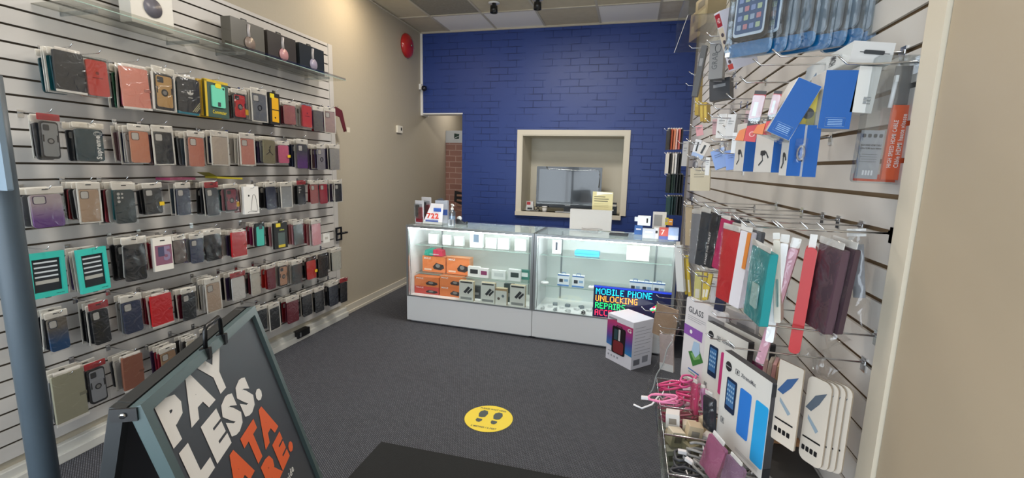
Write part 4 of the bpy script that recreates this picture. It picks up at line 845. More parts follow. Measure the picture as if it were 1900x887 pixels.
# boxed speaker on the floor
pF = P(1170, 684, 2, 0); pL = P(1124, 660, 2, 0); pR = P(1207, 668, 2, 0); pF.y -= .035; pL.y -= .035; pR.y -= .035; az = math.degrees(math.atan2(pF.y-pL.y, pF.x-pL.x)); W1 = (pF-pL).length; W2 = (pR-pF).length*.84; HH = .388
r = thing('speaker_box', 'tall colourful printed speaker box on the carpet before the LED sign', 'box', ((pL+pF)/2), az)
MB().box(-W1/2, W1/2, 0, W2, 0, HH, mat('#dcdce6', .4)).build('carton', r, .003)
def vgrad(name, stops, z0, z1, axis=2):
    m = bpy.data.materials.new(name); m.use_nodes = True; n, l = nodes(m); bs = n['Principled BSDF']; bs.inputs['Roughness'].default_value = .35
    tc = n.new('ShaderNodeTexCoord'); sp = n.new('ShaderNodeSeparateXYZ'); mp = n.new('ShaderNodeMapRange'); rp = n.new('ShaderNodeValToRGB'); mp.inputs[1].default_value = z0; mp.inputs[2].default_value = z1
    l.new(tc.outputs['Object'], sp.inputs[0]); l.new(sp.outputs[axis], mp.inputs[0]); l.new(mp.outputs[0], rp.inputs[0]); e = rp.color_ramp.elements
    e[0].position, e[0].color = stops[0][0], lin(stops[0][1]); e[1].position, e[1].color = stops[-1][0], lin(stops[-1][1])
    for p_, c_ in stops[1:-1]: q = e.new(p_); q.color = lin(c_)
    l.new(rp.outputs[0], bs.inputs['Base Color']); return m
MAG = vgrad('printed_speaker_art', [(0, '#2a86c0'), (.35, '#4a4f9a'), (.6, '#8a3a86'), (1, '#c23c66')], .1, .36)
b = MB(); b.flat([(-W1/2, HH*.34), (W1/2, HH*.27), (W1/2, HH*.88), (-W1*.12, HH*.88), (-W1*.12, HH*.93), (-W1/2, HH*.86)], -.0012, MAG)
b.text('G', W1*.3, W1*.44, HH*.76, HH*.84, -.002, WHITE, 1); b.rect(-W1*.45, -W1*.12, HH*.9, HH*.94, -.0012, mat('#8c8f98', .4))
for q in range(4): b.rect(-W1*.42+q*W1*.12, -W1*.36+q*W1*.12, HH*.1, HH*.14, -.0012, mat('#9a9ca6', .4))
b.rect(-W1*.42, W1*.1, HH*.2, HH*.215, -.0012, mat('#8c8f98', .4)); b.build('printed_front', r)
b = MB(); b.rr(-W1*.28, W1*.24, HH*.2, HH*.78, .018, -.0022, -.0013, mat('#22191d', .3)); b.rr(-W1*.22, W1*.18, HH*.22, HH*.48, .02, -.003, -.0023, mat('#7a2a30', .4)); b.rr(-W1*.03, W1*.04, HH*.5, HH*.74, .003, -.003, -.0023, mat('#c8c8cc', .4)); b.rr(-W1*.2, -W1*.06, HH*.5, HH*.72, .004, -.003, -.0023, mat('#2f4a52', .4))
b.tube([(-W1*.12, -.003, HH*.78), (-W1*.1, -.003, HH*.81), (W1*.08, -.003, HH*.81), (W1*.1, -.003, HH*.78)], .003, DARK, 5); b.build('printed_speaker', r)
b = MB()
for q in range(9): b.rect(-W2*.4, W2*(.38 if q % 3 else .1), HH*(.86-q*.07)+.0, HH*(.865-q*.07)+.001, 0, mat('#8d8f9a', .5))
b.rect(-W2*.4, -W2*.1, HH*.08, HH*.2, 0, mat('#6d6f78', .5)); b.rect(W2*.02, W2*.3, HH*.1, HH*.24, 0, mat('#8d8f9a', .5))
o = b.build('printed_side', r); o.parent = r; o.location = (W1/2+.0012, W2/2, 0); o.rotation_euler = (0, 0, R(90))

# ------------------------------------------------------------------ things on the counters
TZ = .9765
def ontop(u0, v0, u1, v1, y, name, label, cat, yaw=0, group=None):
    vc = (v0+v1)/2; a = P(u0, vc, 1, y); c = P(u1, vc, 1, y); t = P((u0+u1)/2, v0, 1, y).z
    return thing(name, label, cat, ((a.x+c.x)/2, y, TZ), yaw, 0, group), c.x-a.x, t-TZ
for u0, v0, u1, v1, y, lab in [(768, 372, 786, 414, 4.13, 'red and black blister pack in front at the left counter end'), (780, 366, 800, 410, 4.22, 'red and black blister pack behind at the left counter end')]:
    r, w_, h_ = ontop(u0, v0, u1, v1, y, 'blister_pack', lab, 'package', -12, 'blister packs at the counter end'); b = MB(); b.rr(-w_/2, w_/2, 0, h_, .004, .01, .014, mat('#cfcfd2', .4)); b.rect(-w_*.42, w_*.42, h_*.03, h_*.28, .0092, mat('#7c1c2a', .4)); b.text('4?', -w_*.4, -w_*.02, h_*.06, h_*.24, .0085, WHITE, 1) if False else None; b.build('backing_card', r)
    b = MB(); b.rr(-w_*.36, 0, h_*.28, h_*.8, .004, -.006, .009, mat('#1f2023', .35)); b.rr(0, w_*.36, h_*.24, h_*.7, .004, -.008, .009, mat('#a3202c', .35)); b.build('gadget', r); MB().rr(-w_*.46, w_*.46, h_*.2, h_*.86, .006, -.012, -.009, SHELL).build('blister', r)
r, w_, h_ = ontop(786, 378, 824, 415, 4.10, 'flyer_holder', 'slanted holder of flyers with red lettering on left counter', 'flyer holder', -6)
b = MB(); b.add([(-w_*.5, -.03, .004), (w_*.5, -.03, .004), (w_*.42, .03, h_), (-w_*.2, .03, h_)], [(0, 1, 2, 3)], mat('#e4e4e8', .4)); b.build('flyer', r)
b = MB(); b.text('TCL', -w_*.3, w_*.28, h_*.28, h_*.52, -.018, mat('#c8382e', .4), 2) if False else b.text('722', -w_*.3, w_*.3, h_*.28, h_*.55, -.02, mat('#cf3f30', .4), 2); b.rect(-w_*.36, w_*.3, h_*.12, h_*.22, -.028, mat('#5d6fae', .4)); b.rect(w_*.0, w_*.38, h_*.62, h_*.8, -.004, mat('#3c62b4', .4)); b.build('printed_flyer', r)
MB().box(-w_*.55, w_*.55, -.04, .05, 0, .004, ACRYL).box(-w_*.55, w_*.55, -.042, -.04, 0, .03, ACRYL).build('holder_base', r)
r, w_, h_ = ontop(808, 372, 830, 414, 4.24, 'carton_display', 'small blue and grey carton behind the flyers', 'box', 4); carton(r, w_, h_, .04, '#b9c0cc'); MB().rect(-w_*.2, w_*.5, h_*.35, h_*.6, -.0008, mat('#3d5cab', .4)).flat([(-w_*.5, h_), (0, h_*1.12), (w_*.3, h_)], 0, mat('#4a4d55', .4)).build('printed_face', r)
r, w_, h_ = ontop(831, 355, 847, 414, 4.15, 'sanitizer_bottle', 'clear pump bottle of hand sanitizer on the left counter', 'bottle')
MB().lathe([(.032, 0), (.033, .01), (.033, .11), (.028, .13), (.013, .145)], (0, 0, 0), film('sanitizer_plastic', '#cfe0ee', .2, .08, 6, .2), 20).build('bottle_body', r); MB().lathe([(.028, .004), (.029, .01), (.029, .085), (0, .086)], (0, 0, 0), mat('#b8cbe0', .15, 0, 0, .5), 20).build('gel', r)
MB().lathe([(.014, .145), (.014, .165), (.006, .167), (.005, .195)], (0, 0, 0), WHITE, 14).tube([(-.012, 0, .198), (.0, 0, .2), (.02, -.02, .196), (.028, -.03, .186)], .006, WHITE, 8).build('pump', r)
r, w_, h_ = ontop(831, 396, 842, 416, 4.06, 'card_reader', 'small silver stand in front of the sanitizer bottle', 'stand'); MB().box(-.028, .028, 0, .03, 0, .06, mat('#c9cdd2', .25, .7)).build('stand_body', r, .002); MB().box(-.008, .01, -.002, 0, .01, .055, mat('#4a4f55', .4)).build('slot', r)
r, w_, h_ = ontop(848, 392, 862, 414, 4.2, 'tape_dispenser', 'black and white tape dispenser right of the sanitizer', 'tape dispenser'); MB().prism([(-.05, 0), (.06, 0), (.06, .03), (.03, .02), (-.02, .05), (-.05, .05)], 0, .04, mat('#2b2c30', .4)).build('dispenser_body', r, .002); MB().lathe([(.024, -.015), (.024, .008), (.0, .008)], (-.02, .02, .055), mat('#c9cdd0', .4), 18, 'y').build('tape_roll', r)
# white monitor back, yellow notice
a = P(1057, 408, 1, 4.30); c = P(1135, 408, 1, 4.30); zt = P(1096, 389, 1, 4.30).z; w_ = c.x-a.x; h_ = zt-TZ
r = thing('monitor_back', 'flat light grey monitor back standing on the right counter', 'monitor', ((a.x+c.x)/2, 4.30, TZ), az2); MB().rr(-w_/2, w_/2, .004, h_, .006, 0, .018, mat('#bfbcb8', .4)).build('casing', r, .002); MB().rr(-w_*.2, w_*.2, 0, .006, .001, -.04, .04, mat('#9b9895', .4)).build('foot', r); MB().tube([(-w_*.2, -.004, .02), (-.02, -.006, .012), (.05, -.006, .022), (w_*.3, -.004, .016)], .0015, mat('#6a6866', .4), 4).build('cable', r)
a = P(1099, 374, 1, 4.36); c = P(1137, 374, 1, 4.36); zt = P(1118, 356, 1, 4.36).z
r = thing('paper_notice', 'pale yellow paper notice sticking up behind the grey monitor', 'notice', ((a.x+c.x)/2, 4.36, TZ), az2); w_ = c.x-a.x; h_ = zt-TZ
MB().box(-w_/2, w_/2, 0, .002, 0, h_, mat('#d9cf9c', .6)).build('paper', r)
b = MB(); b.flat([(-w_*.3, h_), (w_*.48, h_*.985), (w_*.45, h_*.95), (w_*.05, h_*.94), (-w_*.3, h_*.9)], -.0008, mat('#efeee6', .5)); k = mat('#5d5a4c', .6)
for j, (t, f_) in enumerate((('Ask about phone', .55), ('unlock & screen repair', .72), ('ALL WORK GUARANTEED', .68))): pass
for j, f_ in enumerate((.55, .72, .68)): b.rect(-w_*.42, -w_*.42+w_*f_, h_*(.86-j*.055), h_*(.878-j*.055), -.0008, k)
for j in range(3): b.rect(-w_*.42, w_*.3, h_*(.69-j*.04), h_*(.695-j*.04), -.0008, mat('#a39a70', .6))
b.build('printed_lines', r)
MB().rr(-.03, .03, 0, .006, .001, -.02, .03, ACRYL).build('holder_foot', r)
r = thing('tablet', 'dark grey tablet lying flat on the right counter', 'tablet', (P(1148, 437, 2, TZ).x, P(1148, 437, 2, TZ).y, TZ), az2-3); MB().box(-.08, .08, -.03, .05, 0, .018, mat('#1b1d21', .6)).build('body', r, .003); MB().box(-.07, .07, -.022, .042, .018, .0188, mat('#30343b', .5)).build('screen', r)
# boxes at the right end of the counter
for u0, v0, u1, v1, y, z, name, lab, col, side in [(1177, 419, 1192, 438, 4.20, 0, 'carton', 'blue carton at the right end of the counter', '#2b62ae', None), (1192, 424, 1216, 443, 4.0, 0, 'carton', 'light grey carton with dark side on the counter', '#c3c6cf', '#6d7278'),
        (1183, 401, 1207, 423, 4.02, .105, 'camera_box', 'white box with black slot balanced on the grey carton', '#e6e8ea', None), (1211, 394, 1236, 423, 4.12, .0, 'router_box', 'white router box with grey picture at the counter end', '#e2e0dc', None),
        (1234, 405, 1240, 421, 4.06, .115, 'yellow_box', 'slim yellow green box on the router box', '#c9c02c', None), (1240, 407, 1248, 424, 4.05, .115, 'orange_box', 'orange box stacked right of the yellow one', '#e09a28', None),
        (1213, 423, 1222, 439, 4.0, 0, 'carton', 'slim white and black carton beside the red print card', '#dadcdc', None), (1223, 423, 1240, 441, 3.98, 0, 'print_card', 'small red and blue print card box on the counter', '#c9574c', None), (1240, 423, 1259, 446, 3.93, 0, 'label_box', 'pale blue and white box at the far counter corner', '#9fb4dc', None)]:
    r, w_, h_ = ontop(u0, v0, u1, v1, y, name, lab, 'box', -4); 
    if z: r.location.z = TZ+z; h_ = h_-z
    carton(r, w_, h_, .05, col, side=mat(side, .4) if side else None); b = MB()
    if 'slot' in lab: b.rect(w_*.18, w_*.3, h_*.3, h_*.78, -.0008, DARK); MB().box(-w_*.75, -w_*.5, .005, .03, h_*.4, h_*.85, mat('#d5dade', .4)).build('flap', r)
    elif 'router' in lab: b.rect(-w_*.4, w_*.2, h_*.45, h_*.9, -.0008, mat('#9a9a98', .4))
    elif 'red' in lab and 'print' in name: b.text('7', -w_*.3, w_*.1, h_*.4, h_*.85, -.0008, mat('#f0d8d0', .4), 1); b.rect(-w_*.5, w_*.5, 0, h_*.3, -.0008, mat('#4a5596', .4))
    elif 'pale blue' in lab: b.rect(-w_*.5, w_*.5, 0, h_*.42, -.0008, mat('#d5d9ea', .4)); b.rect(-w_*.5, w_*.5, 0, h_*.08, -.0012, mat('#3d4c78', .4))
    else: b.rect(-w_*.3, w_*.3, h_*.55, h_*.7, -.0008, mat('#e9e9ec', .4)) if col != '#dadcdc' else b.rect(-w_*.3, w_*.3, h_*.5, h_*.75, -.0008, DARK)
    b.build('printed_face', r)

# ------------------------------------------------------------------ TV and niche clutter
r = thing('television', 'black flat screen television standing in the wall niche', 'television', (-.772, 5.86, nz0+.002), 0); w_, zb, zt = .835, .055, .58
MB().rr(-w_/2, w_/2, zb, zt, .01, 0, .06, mat('#16171a', .2, 0, 0, .6)).build('bezel', r, .003)
MB().rect(-w_/2+.035, w_/2-.035, zb+.075, zt-.035, -.0012, mat('#2a3036', .12, 0, 0, 1)).build('screen', r)
b = MB(); b.rr(-.15, .17, 0, .008, .003, -.06, .1, mat('#cfd2d4', .3)); b.box(-.05, .05, .01, .04, .008, zb, mat('#1b1c1f', .3)); b.build('stand', r)
MB().text('SAMSUNG', -.035, .035, zb+.028, zb+.04, -.002, mat('#c9ccd0', .3), 1).build('lettering', r)
b = MB(); b.tube([(-.29, -.006, zt-.004), (-.27, -.008, zt-.035), (-.2, -.01, zt-.03), (.1, -.01, zt-.042), (.33, -.01, zt-.03), (.38, -.012, zt-.045), (.392, -.012, zt-.12), (.385, -.012, zt-.25)], .006, film('clear_hose', '#dfe6ea', .35, .1, 20, .5), 8); b.build('loose_film', r)
def nich(x, y, name, lab, cat): return thing(name, lab, cat, (x, y, nz0+.002))
r = nich(-1.27, 5.86, 'small_carton', 'small red and white carton in the left corner of the niche', 'box'); MB().box(-.045, .045, 0, .05, .055, .12, mat('#dcdcdc', .4)).box(-.05, .05, -.005, .055, 0, .055, mat('#d5d7d6', .4)).build('carton', r); MB().rect(-.04, .01, .075, .115, -.001, mat('#b82f2f', .4)).rect(-.03, .035, .015, .04, -.006, mat('#35383a', .4)).build('printed_face', r)
r = nich(-1.06, 5.80, 'white_cup', 'small white cup left of the television stand', 'cup'); MB().lathe([(.03, 0), (.035, .07), (.031, .07), (.026, .01), (0, .01)], (0, 0, 0), WHITE, 18).build('cup_body', r); MB().lathe([(.0355, .05), (.0358, .064)], (0, 0, 0), mat('#a9a69c', .4), 18).build('rim_band', r)
for i in range(3):
    r = thing('tangled_cable', ['black cable looped beside the niche carton', 'grey cable tangle on the left of the sill', 'black cable lying in front of the television stand'][i], 'cable', [(-1.17, 5.84, nz0+.004), (-1.2, 5.79, nz0+.004), (-.62, 5.78, nz0+.004)][i])
    cm_ = mat(['#1d1d1f', '#7d7c78', '#1d1d1f'][i], .5); s_ = [.035, .05, .08][i]
    MB().tube([(s_*math.cos(t*1.3+i), s_*.4*math.sin(t*1.7), .004+(.05*abs(math.sin(t)) if i == 0 else .006*abs(math.sin(t*2)))) for t in [k*.45 for k in range(22)]], .0032, cm_, 5).build('loops', r); MB().box(s_*.8, s_*.8+.02, -.006, .006, 0, .01, cm_).build('plug', r)
r = nich(-.22, 5.86, 'media_box', 'black set top box stack at the right end of the niche', 'electronics'); MB().box(-.07, .07, 0, .09, 0, .10, mat('#23282b', .35)).build('lower_unit', r, .002); MB().box(-.075, .06, .005, .09, .10, .125, mat('#c9c6bd', .4)).build('white_unit', r, .002); MB().box(-.06, .065, .01, .08, .125, .145, mat('#2c3033', .4)).build('top_unit', r, .002); MB().rect(-.055, .03, .045, .06, -.001, WHITE).build('label', r)

# ------------------------------------------------------------------ wall and ceiling fittings
r = thing('fire_bell', 'round red fire alarm bell high on the left wall', 'alarm bell', (WL, 5.355, 2.985)); MB().lathe([(.14, 0), (.145, .012), (.138, .03), (.11, .055), (.05, .068), (0, .07)], (0, 0, 0), mat('#b0201f', .25, 0, 0, .5), 36, 'x').build('gong', r); MB().lathe([(.012, .07), (.012, .078), (0, .08)], (0, 0, 0), STEEL, 12, 'x').build('bolt', r)
r = thing('thermostat', 'small white thermostat on the left wall', 'thermostat', (WL, 5.13, 1.925), 90); MB().rr(-.06, .06, 0, .085, .006, -.025, 0, mat('#e6e1d3', .4)).build('housing', r, .003); MB().rect(.012, .042, .03, .065, -.0258, DARK).build('display', r)
r = thing('security_camera', 'small white dome camera at the corner of blue wall', 'camera', (-2.742, 5.74, 2.545), 0); MB().box(-.025, .01, -.05, 0, -.02, .05, WHITE).tube([(0, -.03, .01), (.04, -.05, .0)], .016, WHITE, 10).build('mount', r); MB().lathe([(.0, -.04), (.03, -.025), (.037, 0), (.03, .025), (0, .035)], (.06, -.07, -.01), mat('#17192b', .15), 20).build('lens_dome', r)
for x, y, lab in ((-1.50, 4.86, 'black ceiling spotlight, left of the pair'), (-1.03, 4.84, 'black ceiling spotlight, right of the pair')):
    r = thing('ceiling_spotlight', lab, 'spotlight', (x, y, CE), 0, 0, 'ceiling spotlights'); MB().lathe([(.06, 0), (.06, -.006), (.0, -.006)], (0, 0, 0), WHITE, 24).build('trim_ring', r); MB().lathe([(.02, -.006), (.02, -.03), (.038, -.035), (.04, -.10), (.034, -.10), (.03, -.06), (0, -.06)], (0, 0, 0), BLACKM, 20).build('lamp_head', r)
r = thing('printed_banner', 'printed banner with brick picture and hand holding a phone in passage', 'banner', (-2.40, 6.60, 0), 0)
BW = .33; x0 = -.37
MB().box(x0, x0+.9, 0, .004, .12, 1.89, brick('printed_brick', (0, 2), '#a7796a', '#94675a', '#c0a193', .2, .085, .006, 0, .5)).build('print', r)
MB().box(x0, x0+.9, -.001, .004, 1.89, 2.07, mat('#d5d6d4', .5)).build('header', r)
b = MB(); b.flat([(x0+.135, 1.945), (x0+.215, 1.95), (x0+.22, 2.02), (x0+.14, 2.03)], -.002, mat('#1f3b31', .5)); b.flat([(x0+.12, 1.94), (x0+.225, 1.995), (x0+.23, 2.003), (x0+.13, 1.955)], -.003, mat('#e8e8e8', .5)); b.build('logo', r)
b = MB(); b.flat([(x0+.33, 1.15), (x0+.285, 1.35), (x0+.29, 1.55), (x0+.33, 1.7), (x0+.5, 1.8), (x0+.5, 1.0)], -.002, mat('#1e1a20', .5)); b.flat([(x0+.14, 1.0), (x0+.15, 1.17), (x0+.30, 1.14), (x0+.27, .95)], -.003, mat('#231f22', .4))
for q in range(4): b.tube([(x0+.36, -.003, .82+q*.075), (x0+.27, -.003, .86+q*.078), (x0+.19, -.003, .87+q*.075)], .019, mat('#b98f7c', .5), 6)
b.flat([(x0+.25, .78), (x0+.5, .7), (x0+.5, 1.1), (x0+.3, 1.12)], -.0025, mat('#a97e6c', .5)); b.build('printed_hand_and_phone', r)
MB().box(x0-.01, x0, -.006, .01, 0, 2.07, mat('#b9b9b4', .4)).build('edge_pole', r); MB().box(x0, x0+.9, -.1, .1, 0, .12, mat('#9a9b9c', .4)).build('base', r)

# ------------------------------------------------------------------ right wall: packages, boxes and bags on long hooks
def rhook(u, v, L, desc):
    """hook whose tip shows at picture point (u, v)"""
    p = P(u, v, 0, SR-L); return add_hook(max(p.y, 1.14), p.z, L, 1, desc, desc)
def place(TL, TR, BL, x0, az, name, label, cat='package', group=None, hk=True):
    c, w_, h_, roll = face(TL, TR, BL, x0, az)
    if hk and name in AUTO:
        zt = c.z+h_-.012; lab = f'chrome hook holding the {label}'
        if len(lab.split()) > 15: lab = ' '.join(lab.split(',')[0].split()[:15])
        add_hook(max(c.y, 1.14), zt, max(.04, SR-c.x+.03), 1, '', lab, False)
    return thing(name, label, cat, c, az, roll, group), w_, h_
AUTO = {'yellow_package', 'hanging_package', 'pink_tag', 'white_tag', 'cream_tag', 'cream_card', 'blue_card', 'white_package', 'pink_package', 'bagged_cable', 'hanging_pouch', 'screen_protector_pack', 'dark_box', 'mouse_box', 'earphone_carton', 'white_box'}
def loop_rect(b, x0, x1, z0, z1, y, r, m): b.tube([(x0, y, z0), (x1, y, z0), (x1, y, z1), (x0, y, z1)], r, m, 4, True)
# waterproof phone pouches in blue card blisters, a long stack at the top
UA = -45
def pouch(r, w, h, face_on):
    b = MB(); b.rr(-w*.5, w*.5, 0, h*.15, .012, .006, .008, mat('#2ba3dc', .35)); b.rr(-w*.5, -w*.38, h*.15, h*.98, .004, .006, .008, mat('#55606c', .35)); b.build('blue_card', r)
    MB().rr(-w*.52, w*.52, -.004, h, .02, -.009, .0055, SHELLB).build('blister', r)
    b = MB(); b.rr(-w*.40, w*.40, h*.16, h*.9, .014, -.005, .004, mat('#2b2e36' if face_on else '#8d9298', .35)); b.build('phone_pouch', r)
    if face_on:
        b = MB(); b.rr(-w*.36, w*.36, h*.2, h*.86, .01, -.0085, -.0065, mat('#e4e6ea', .3)); b.rr(-w*.32, w*.32, h*.23, h*.83, .006, -.0092, -.0086, mat('#4c5b74', .25))
        for i in range(4):
            for j in range(4): b.rr(-w*.27+i*w*.145, -w*.27+i*w*.145+w*.1, h*.27+j*h*.095, h*.27+j*h*.095+h*.055, .002, -.0098, -.0093, mat(['#7f90a2', '#97727a', '#6f7fa0', '#8a9a86'][(i+j*2) % 4], .3))
        b.rr(-w*.48, -w*.36, h*.0, h*.05, .001, -.0108, -.0101, WHITE); b.build('printed_phone', r)
pd = Vector((-math.sin(R(UA)), math.cos(R(UA)), 0))
r, w_, h_ = place((1368, -64), (1452, -94), (1374, 101), .25, UA, 'waterproof_pouch_pack', 'blue blister with phone picture, frontmost of the stack at the top of right wall', 'package', 'blue blister packs')
pouch(r, w_, h_, True); base = r.location.copy(); proto = None
PO = ['second', 'third', 'fourth', 'fifth', 'sixth', 'seventh', 'eighth', 'ninth']
for i in range(8):
    off_ = Vector((.033*(i+1)*1.0, -.004*(i+1), .004*((i*7) % 3)))
    if i == 0 or proto is None:
        q = thing('waterproof_pouch_pack', '', 'package', base+off_, UA+3, r.rotation_euler.y*57.3, 'blue blister packs'); pouch(q, w_, h_, i == 0)
        if i > 0: proto = q
    else:
        q = copy_tree(proto); q.location = base+off_; q.rotation_euler.z = R(UA-4+(i*5) % 9)
    q['label'] = f'blue and clear blister pack, {PO[i]} from the front of the top right stack'
for u, v, L, d in [(1447, 111, .24, 'chrome hook reaching out under the blue blister stack'), (1409, 137, .26, 'chrome hook above the red and black blister'), (1385, 153, .27, 'chrome hook carrying the first red and black blister'),
        (1358, 183, .26, 'chrome hook left of the red and black blister'), (1330, 202, .26, 'chrome hook over the two plain white boxes'), (1365, 212, .2, 'short chrome hook right of the plain white boxes'), (1319, 66, .26, 'chrome hook beside the slanted white box'),
        (1284, 134, .24, 'upper far chrome hook against the blue wall'), (1278, 153, .26, 'lower far chrome hook against the blue wall'), (1350, 240, .22, 'chrome hook in front of the white boxes')]: rhook(u, v, L, d)
# slanted white boxed item with a red band
r, w_, h_ = place((1336, 20), (1378, 4), (1366, 129), .25, 22, 'earphone_carton', 'slanted white carton with red band and photo strip on its left side', 'box'); w_ *= 1.05
MB().box(-w_/2, w_/2, 0, .034, 0, h_, mat('#cfcfdc', .35), mat('#d3d3e0', .35)).build('carton', r, .0015)
b = MB()
b.rect(-.031, -.003, h_*.76, h_*.97, 0, mat('#9c1f31', .4)); b.rect(-.031, -.003, h_*.33, h_*.74, 0, mat('#c9bfae', .4)); b.rect(-.031, -.003, h_*.03, h_*.12, 0, mat('#c04a45', .4)); b.text('HD', -.023, -.007, h_*.82, h_*.9, -.0005, mat('#e6c9c9', .4), 1)
for z, c_ in ((.62, '#4d4550'), (.5, '#4d4550'), (.4, '#4b3f60'), (.25, '#6b5f6e'), (.16, '#5a4d55')): b.disc(-.015, h_*z, .008, -.0005, mat(c_, .4), h_*.035, 10)
o = b.build('printed_side', r); o.parent = r; o.location = (-w_/2-.0006, 0, 0); o.rotation_euler = (0, 0, R(-90))
o.rotation_euler = (0, 0, R(-90)); 
# acrylic bin at the top far end
r = thing('acrylic_bin', 'large clear acrylic bin of cardboard packages at the top of the right wall', 'bin', (SR, 3.25, 2.40), -90)
L = .42; b = MB(); b.box(-L, L, -.30, 0, 0, .005, ACRYL); b.box(-L, L, -.304, -.299, 0, .20, ACRYL); b.box(-L, -L+.005, -.3, 0, .0, .20, ACRYL); b.box(L-.005, L, -.3, 0, .0, .2, ACRYL); b.box(-L, L, -.3045, -.3035, -.001, .004, WHITE); b.build('bin_body', r)
for i, (y, dz, c_) in enumerate([(3.1, 0, '#b59e78'), (3.36, 0, '#a58e6b')]):
    q = thing('cardboard_package', ['tan cardboard package, nearer one in the acrylic bin', 'tan cardboard package, farther one in the acrylic bin'][i], 'box', (SR-.16, y, 2.406), -75); MB().box(-.09, .09, -.05, .06, 0, .17, mat(c_, .6)).build('carton', q, .003); MB().rect(-.07, .07, .04, .09, -.051, mat('#cdb890', .6)).rect(-.05, .05, .11, .15, -.051, mat('#7b6a55', .6)).build('printed_face', q)
for TL, TR, BL, x0, az, t, col, nm, lab in [((1318, 77), (1344, 73), (1310, 148), .30, -20, .06, '#7e7f80', 'mouse_box', 'grey carton hanging below the slanted white box'), ((1302, 84), (1312, 84), (1301, 178), .33, -20, .04, '#55585c', 'dark_box', 'narrow dark carton behind the grey one'),
        ((1316, 150), (1354, 142), (1319, 188), .32, -30, .05, '#3a3c42', 'dark_box', 'black carton hanging under the grey carton')]:
    r, w_, h_ = place(TL, TR, BL, x0, az, nm, lab, 'box'); carton(r, w_, h_, t, col); b = MB()
    if nm == 'mouse_box': b.text('GRAB', -w_*.3, w_*.1, h_*.25, h_*.7, -.0008, mat('#55585a', .4), 1, 90); b.tube([(w_*.1+.012*math.cos(a), -.001, h_*.8+.018*math.sin(a)) for a in [R(k*30) for k in range(12)]], .0015, mat('#4d5053', .4), 4, True)
    else: b.rect(-w_*.3, w_*.3, h_*.6, h_*.75, -.0008, mat('#8b8e92', .4))
    b.build('printed_face', r)
for TL, TR, BL, lab in [((1291, 137), (1298, 136), (1287, 214), 'tall yellow screen protector package, farthest one'), ((1298, 190), (1304, 189), (1295, 226), 'short yellow package below, left one'), ((1305, 190), (1311, 189), (1302, 226), 'short yellow package below, right one')]:
    r, w_, h_ = place(TL, TR, BL, .34, -20, 'yellow_package', lab, 'package', 'yellow packages at the far end'); carton(r, w_, h_, .09, '#b99a2c'); MB().rect(-w_*.3, w_*.3, h_*.2, h_*.8, -.0006, mat('#d1b544', .4)).build('printed_face', r)
# red / black blisters
for i, (TL, TR, BL) in enumerate([((1401, 168), (1423, 169), (1387, 262)), ((1437, 168), (1452, 169), (1424, 250))]):
    r, w_, h_ = place(TL, TR, BL, .30, -18, 'cable_blister', ['red and black blister card, left of the tilted blue box', 'red and black blister card half hidden by the tilted blue box'][i], 'package', 'red and black blister cards')
    MB().box(-w_/2, w_/2, 0, .004, 0, h_, mat('#c9252c', .35)).build('backing_card', r)
    b = MB(); b.rect(-w_/2, w_/2, h_*.93, h_, -.0006, mat('#2b2422', .4)); b.rect(-w_*.32, w_*.02, h_*.5, h_*.78, -.0006, mat('#e6dfdc', .4)); b.flat([(-w_/2, h_*.3), (w_/2, h_*.36), (w_/2, h_*.5), (-w_/2, h_*.44)], -.0006, mat('#2b2727', .4)); b.text('GER', -w_*.3, w_*.4, h_*.36, h_*.44, -.001, WHITE, 2); b.disc(w_*.08, h_*.15, w_*.26, -.0008, mat('#e8a8a0', .4)); b.disc(w_*.08, h_*.15, w_*.17, -.0012, mat('#c9453f', .4)); b.build('printed_face', r)
    MB().rr(-w_*.5, w_*.5, h_*.4, h_*.9, .004, -.014, -.0015, SHELL).build('blister', r); MB().prism([(-w_/2-.022, 0), (-w_/2-.001, 0), (-w_/2-.001, h_*.26), (-w_/2-.016, h_*.2)], .0, .02, mat('#d8722c', .4)).build('side_flap', r)
# long silver adapter carton lying on the hooks
r, w_, h_ = place((1585, 75), (1663, 80), (1581, 115), .40, 0, 'adapter_carton', 'long white carton with black adapter picture lying on the hooks', 'box')
MB().box(-w_/2, w_/2, 0, .27, 0, h_, mat('#cfd5d6', .35), mat('#cccbc9', .35)).build('carton', r, .002)
b = MB(); b.rr(-w_*.2, w_*.28, h_*.42, h_*.6, .002, -.003, -.0006, mat('#2f3338', .4)); b.rect(-w_*.3, -w_*.2, h_*.48, h_*.52, -.001, mat('#2f3338', .4)); b.rect(w_*.28, w_*.42, h_*.47, h_*.5, -.001, mat('#2f3338', .4)); b.build('printed_adapter', r)
b = MB(); b.text('HDMI', .16, .195, h_*.25, h_*.75, 0, mat('#4a4c50', .4), 1, 90); b.flat([(.06, h_*.02), (.085, h_*.35), (.09, h_*.02)], 0, mat('#5c7fa0', .4)); o = b.build('printed_side', r)
for v in o.data.vertices: v.co = Vector((-w_/2-.0006, .27-v.co.x, v.co.z))
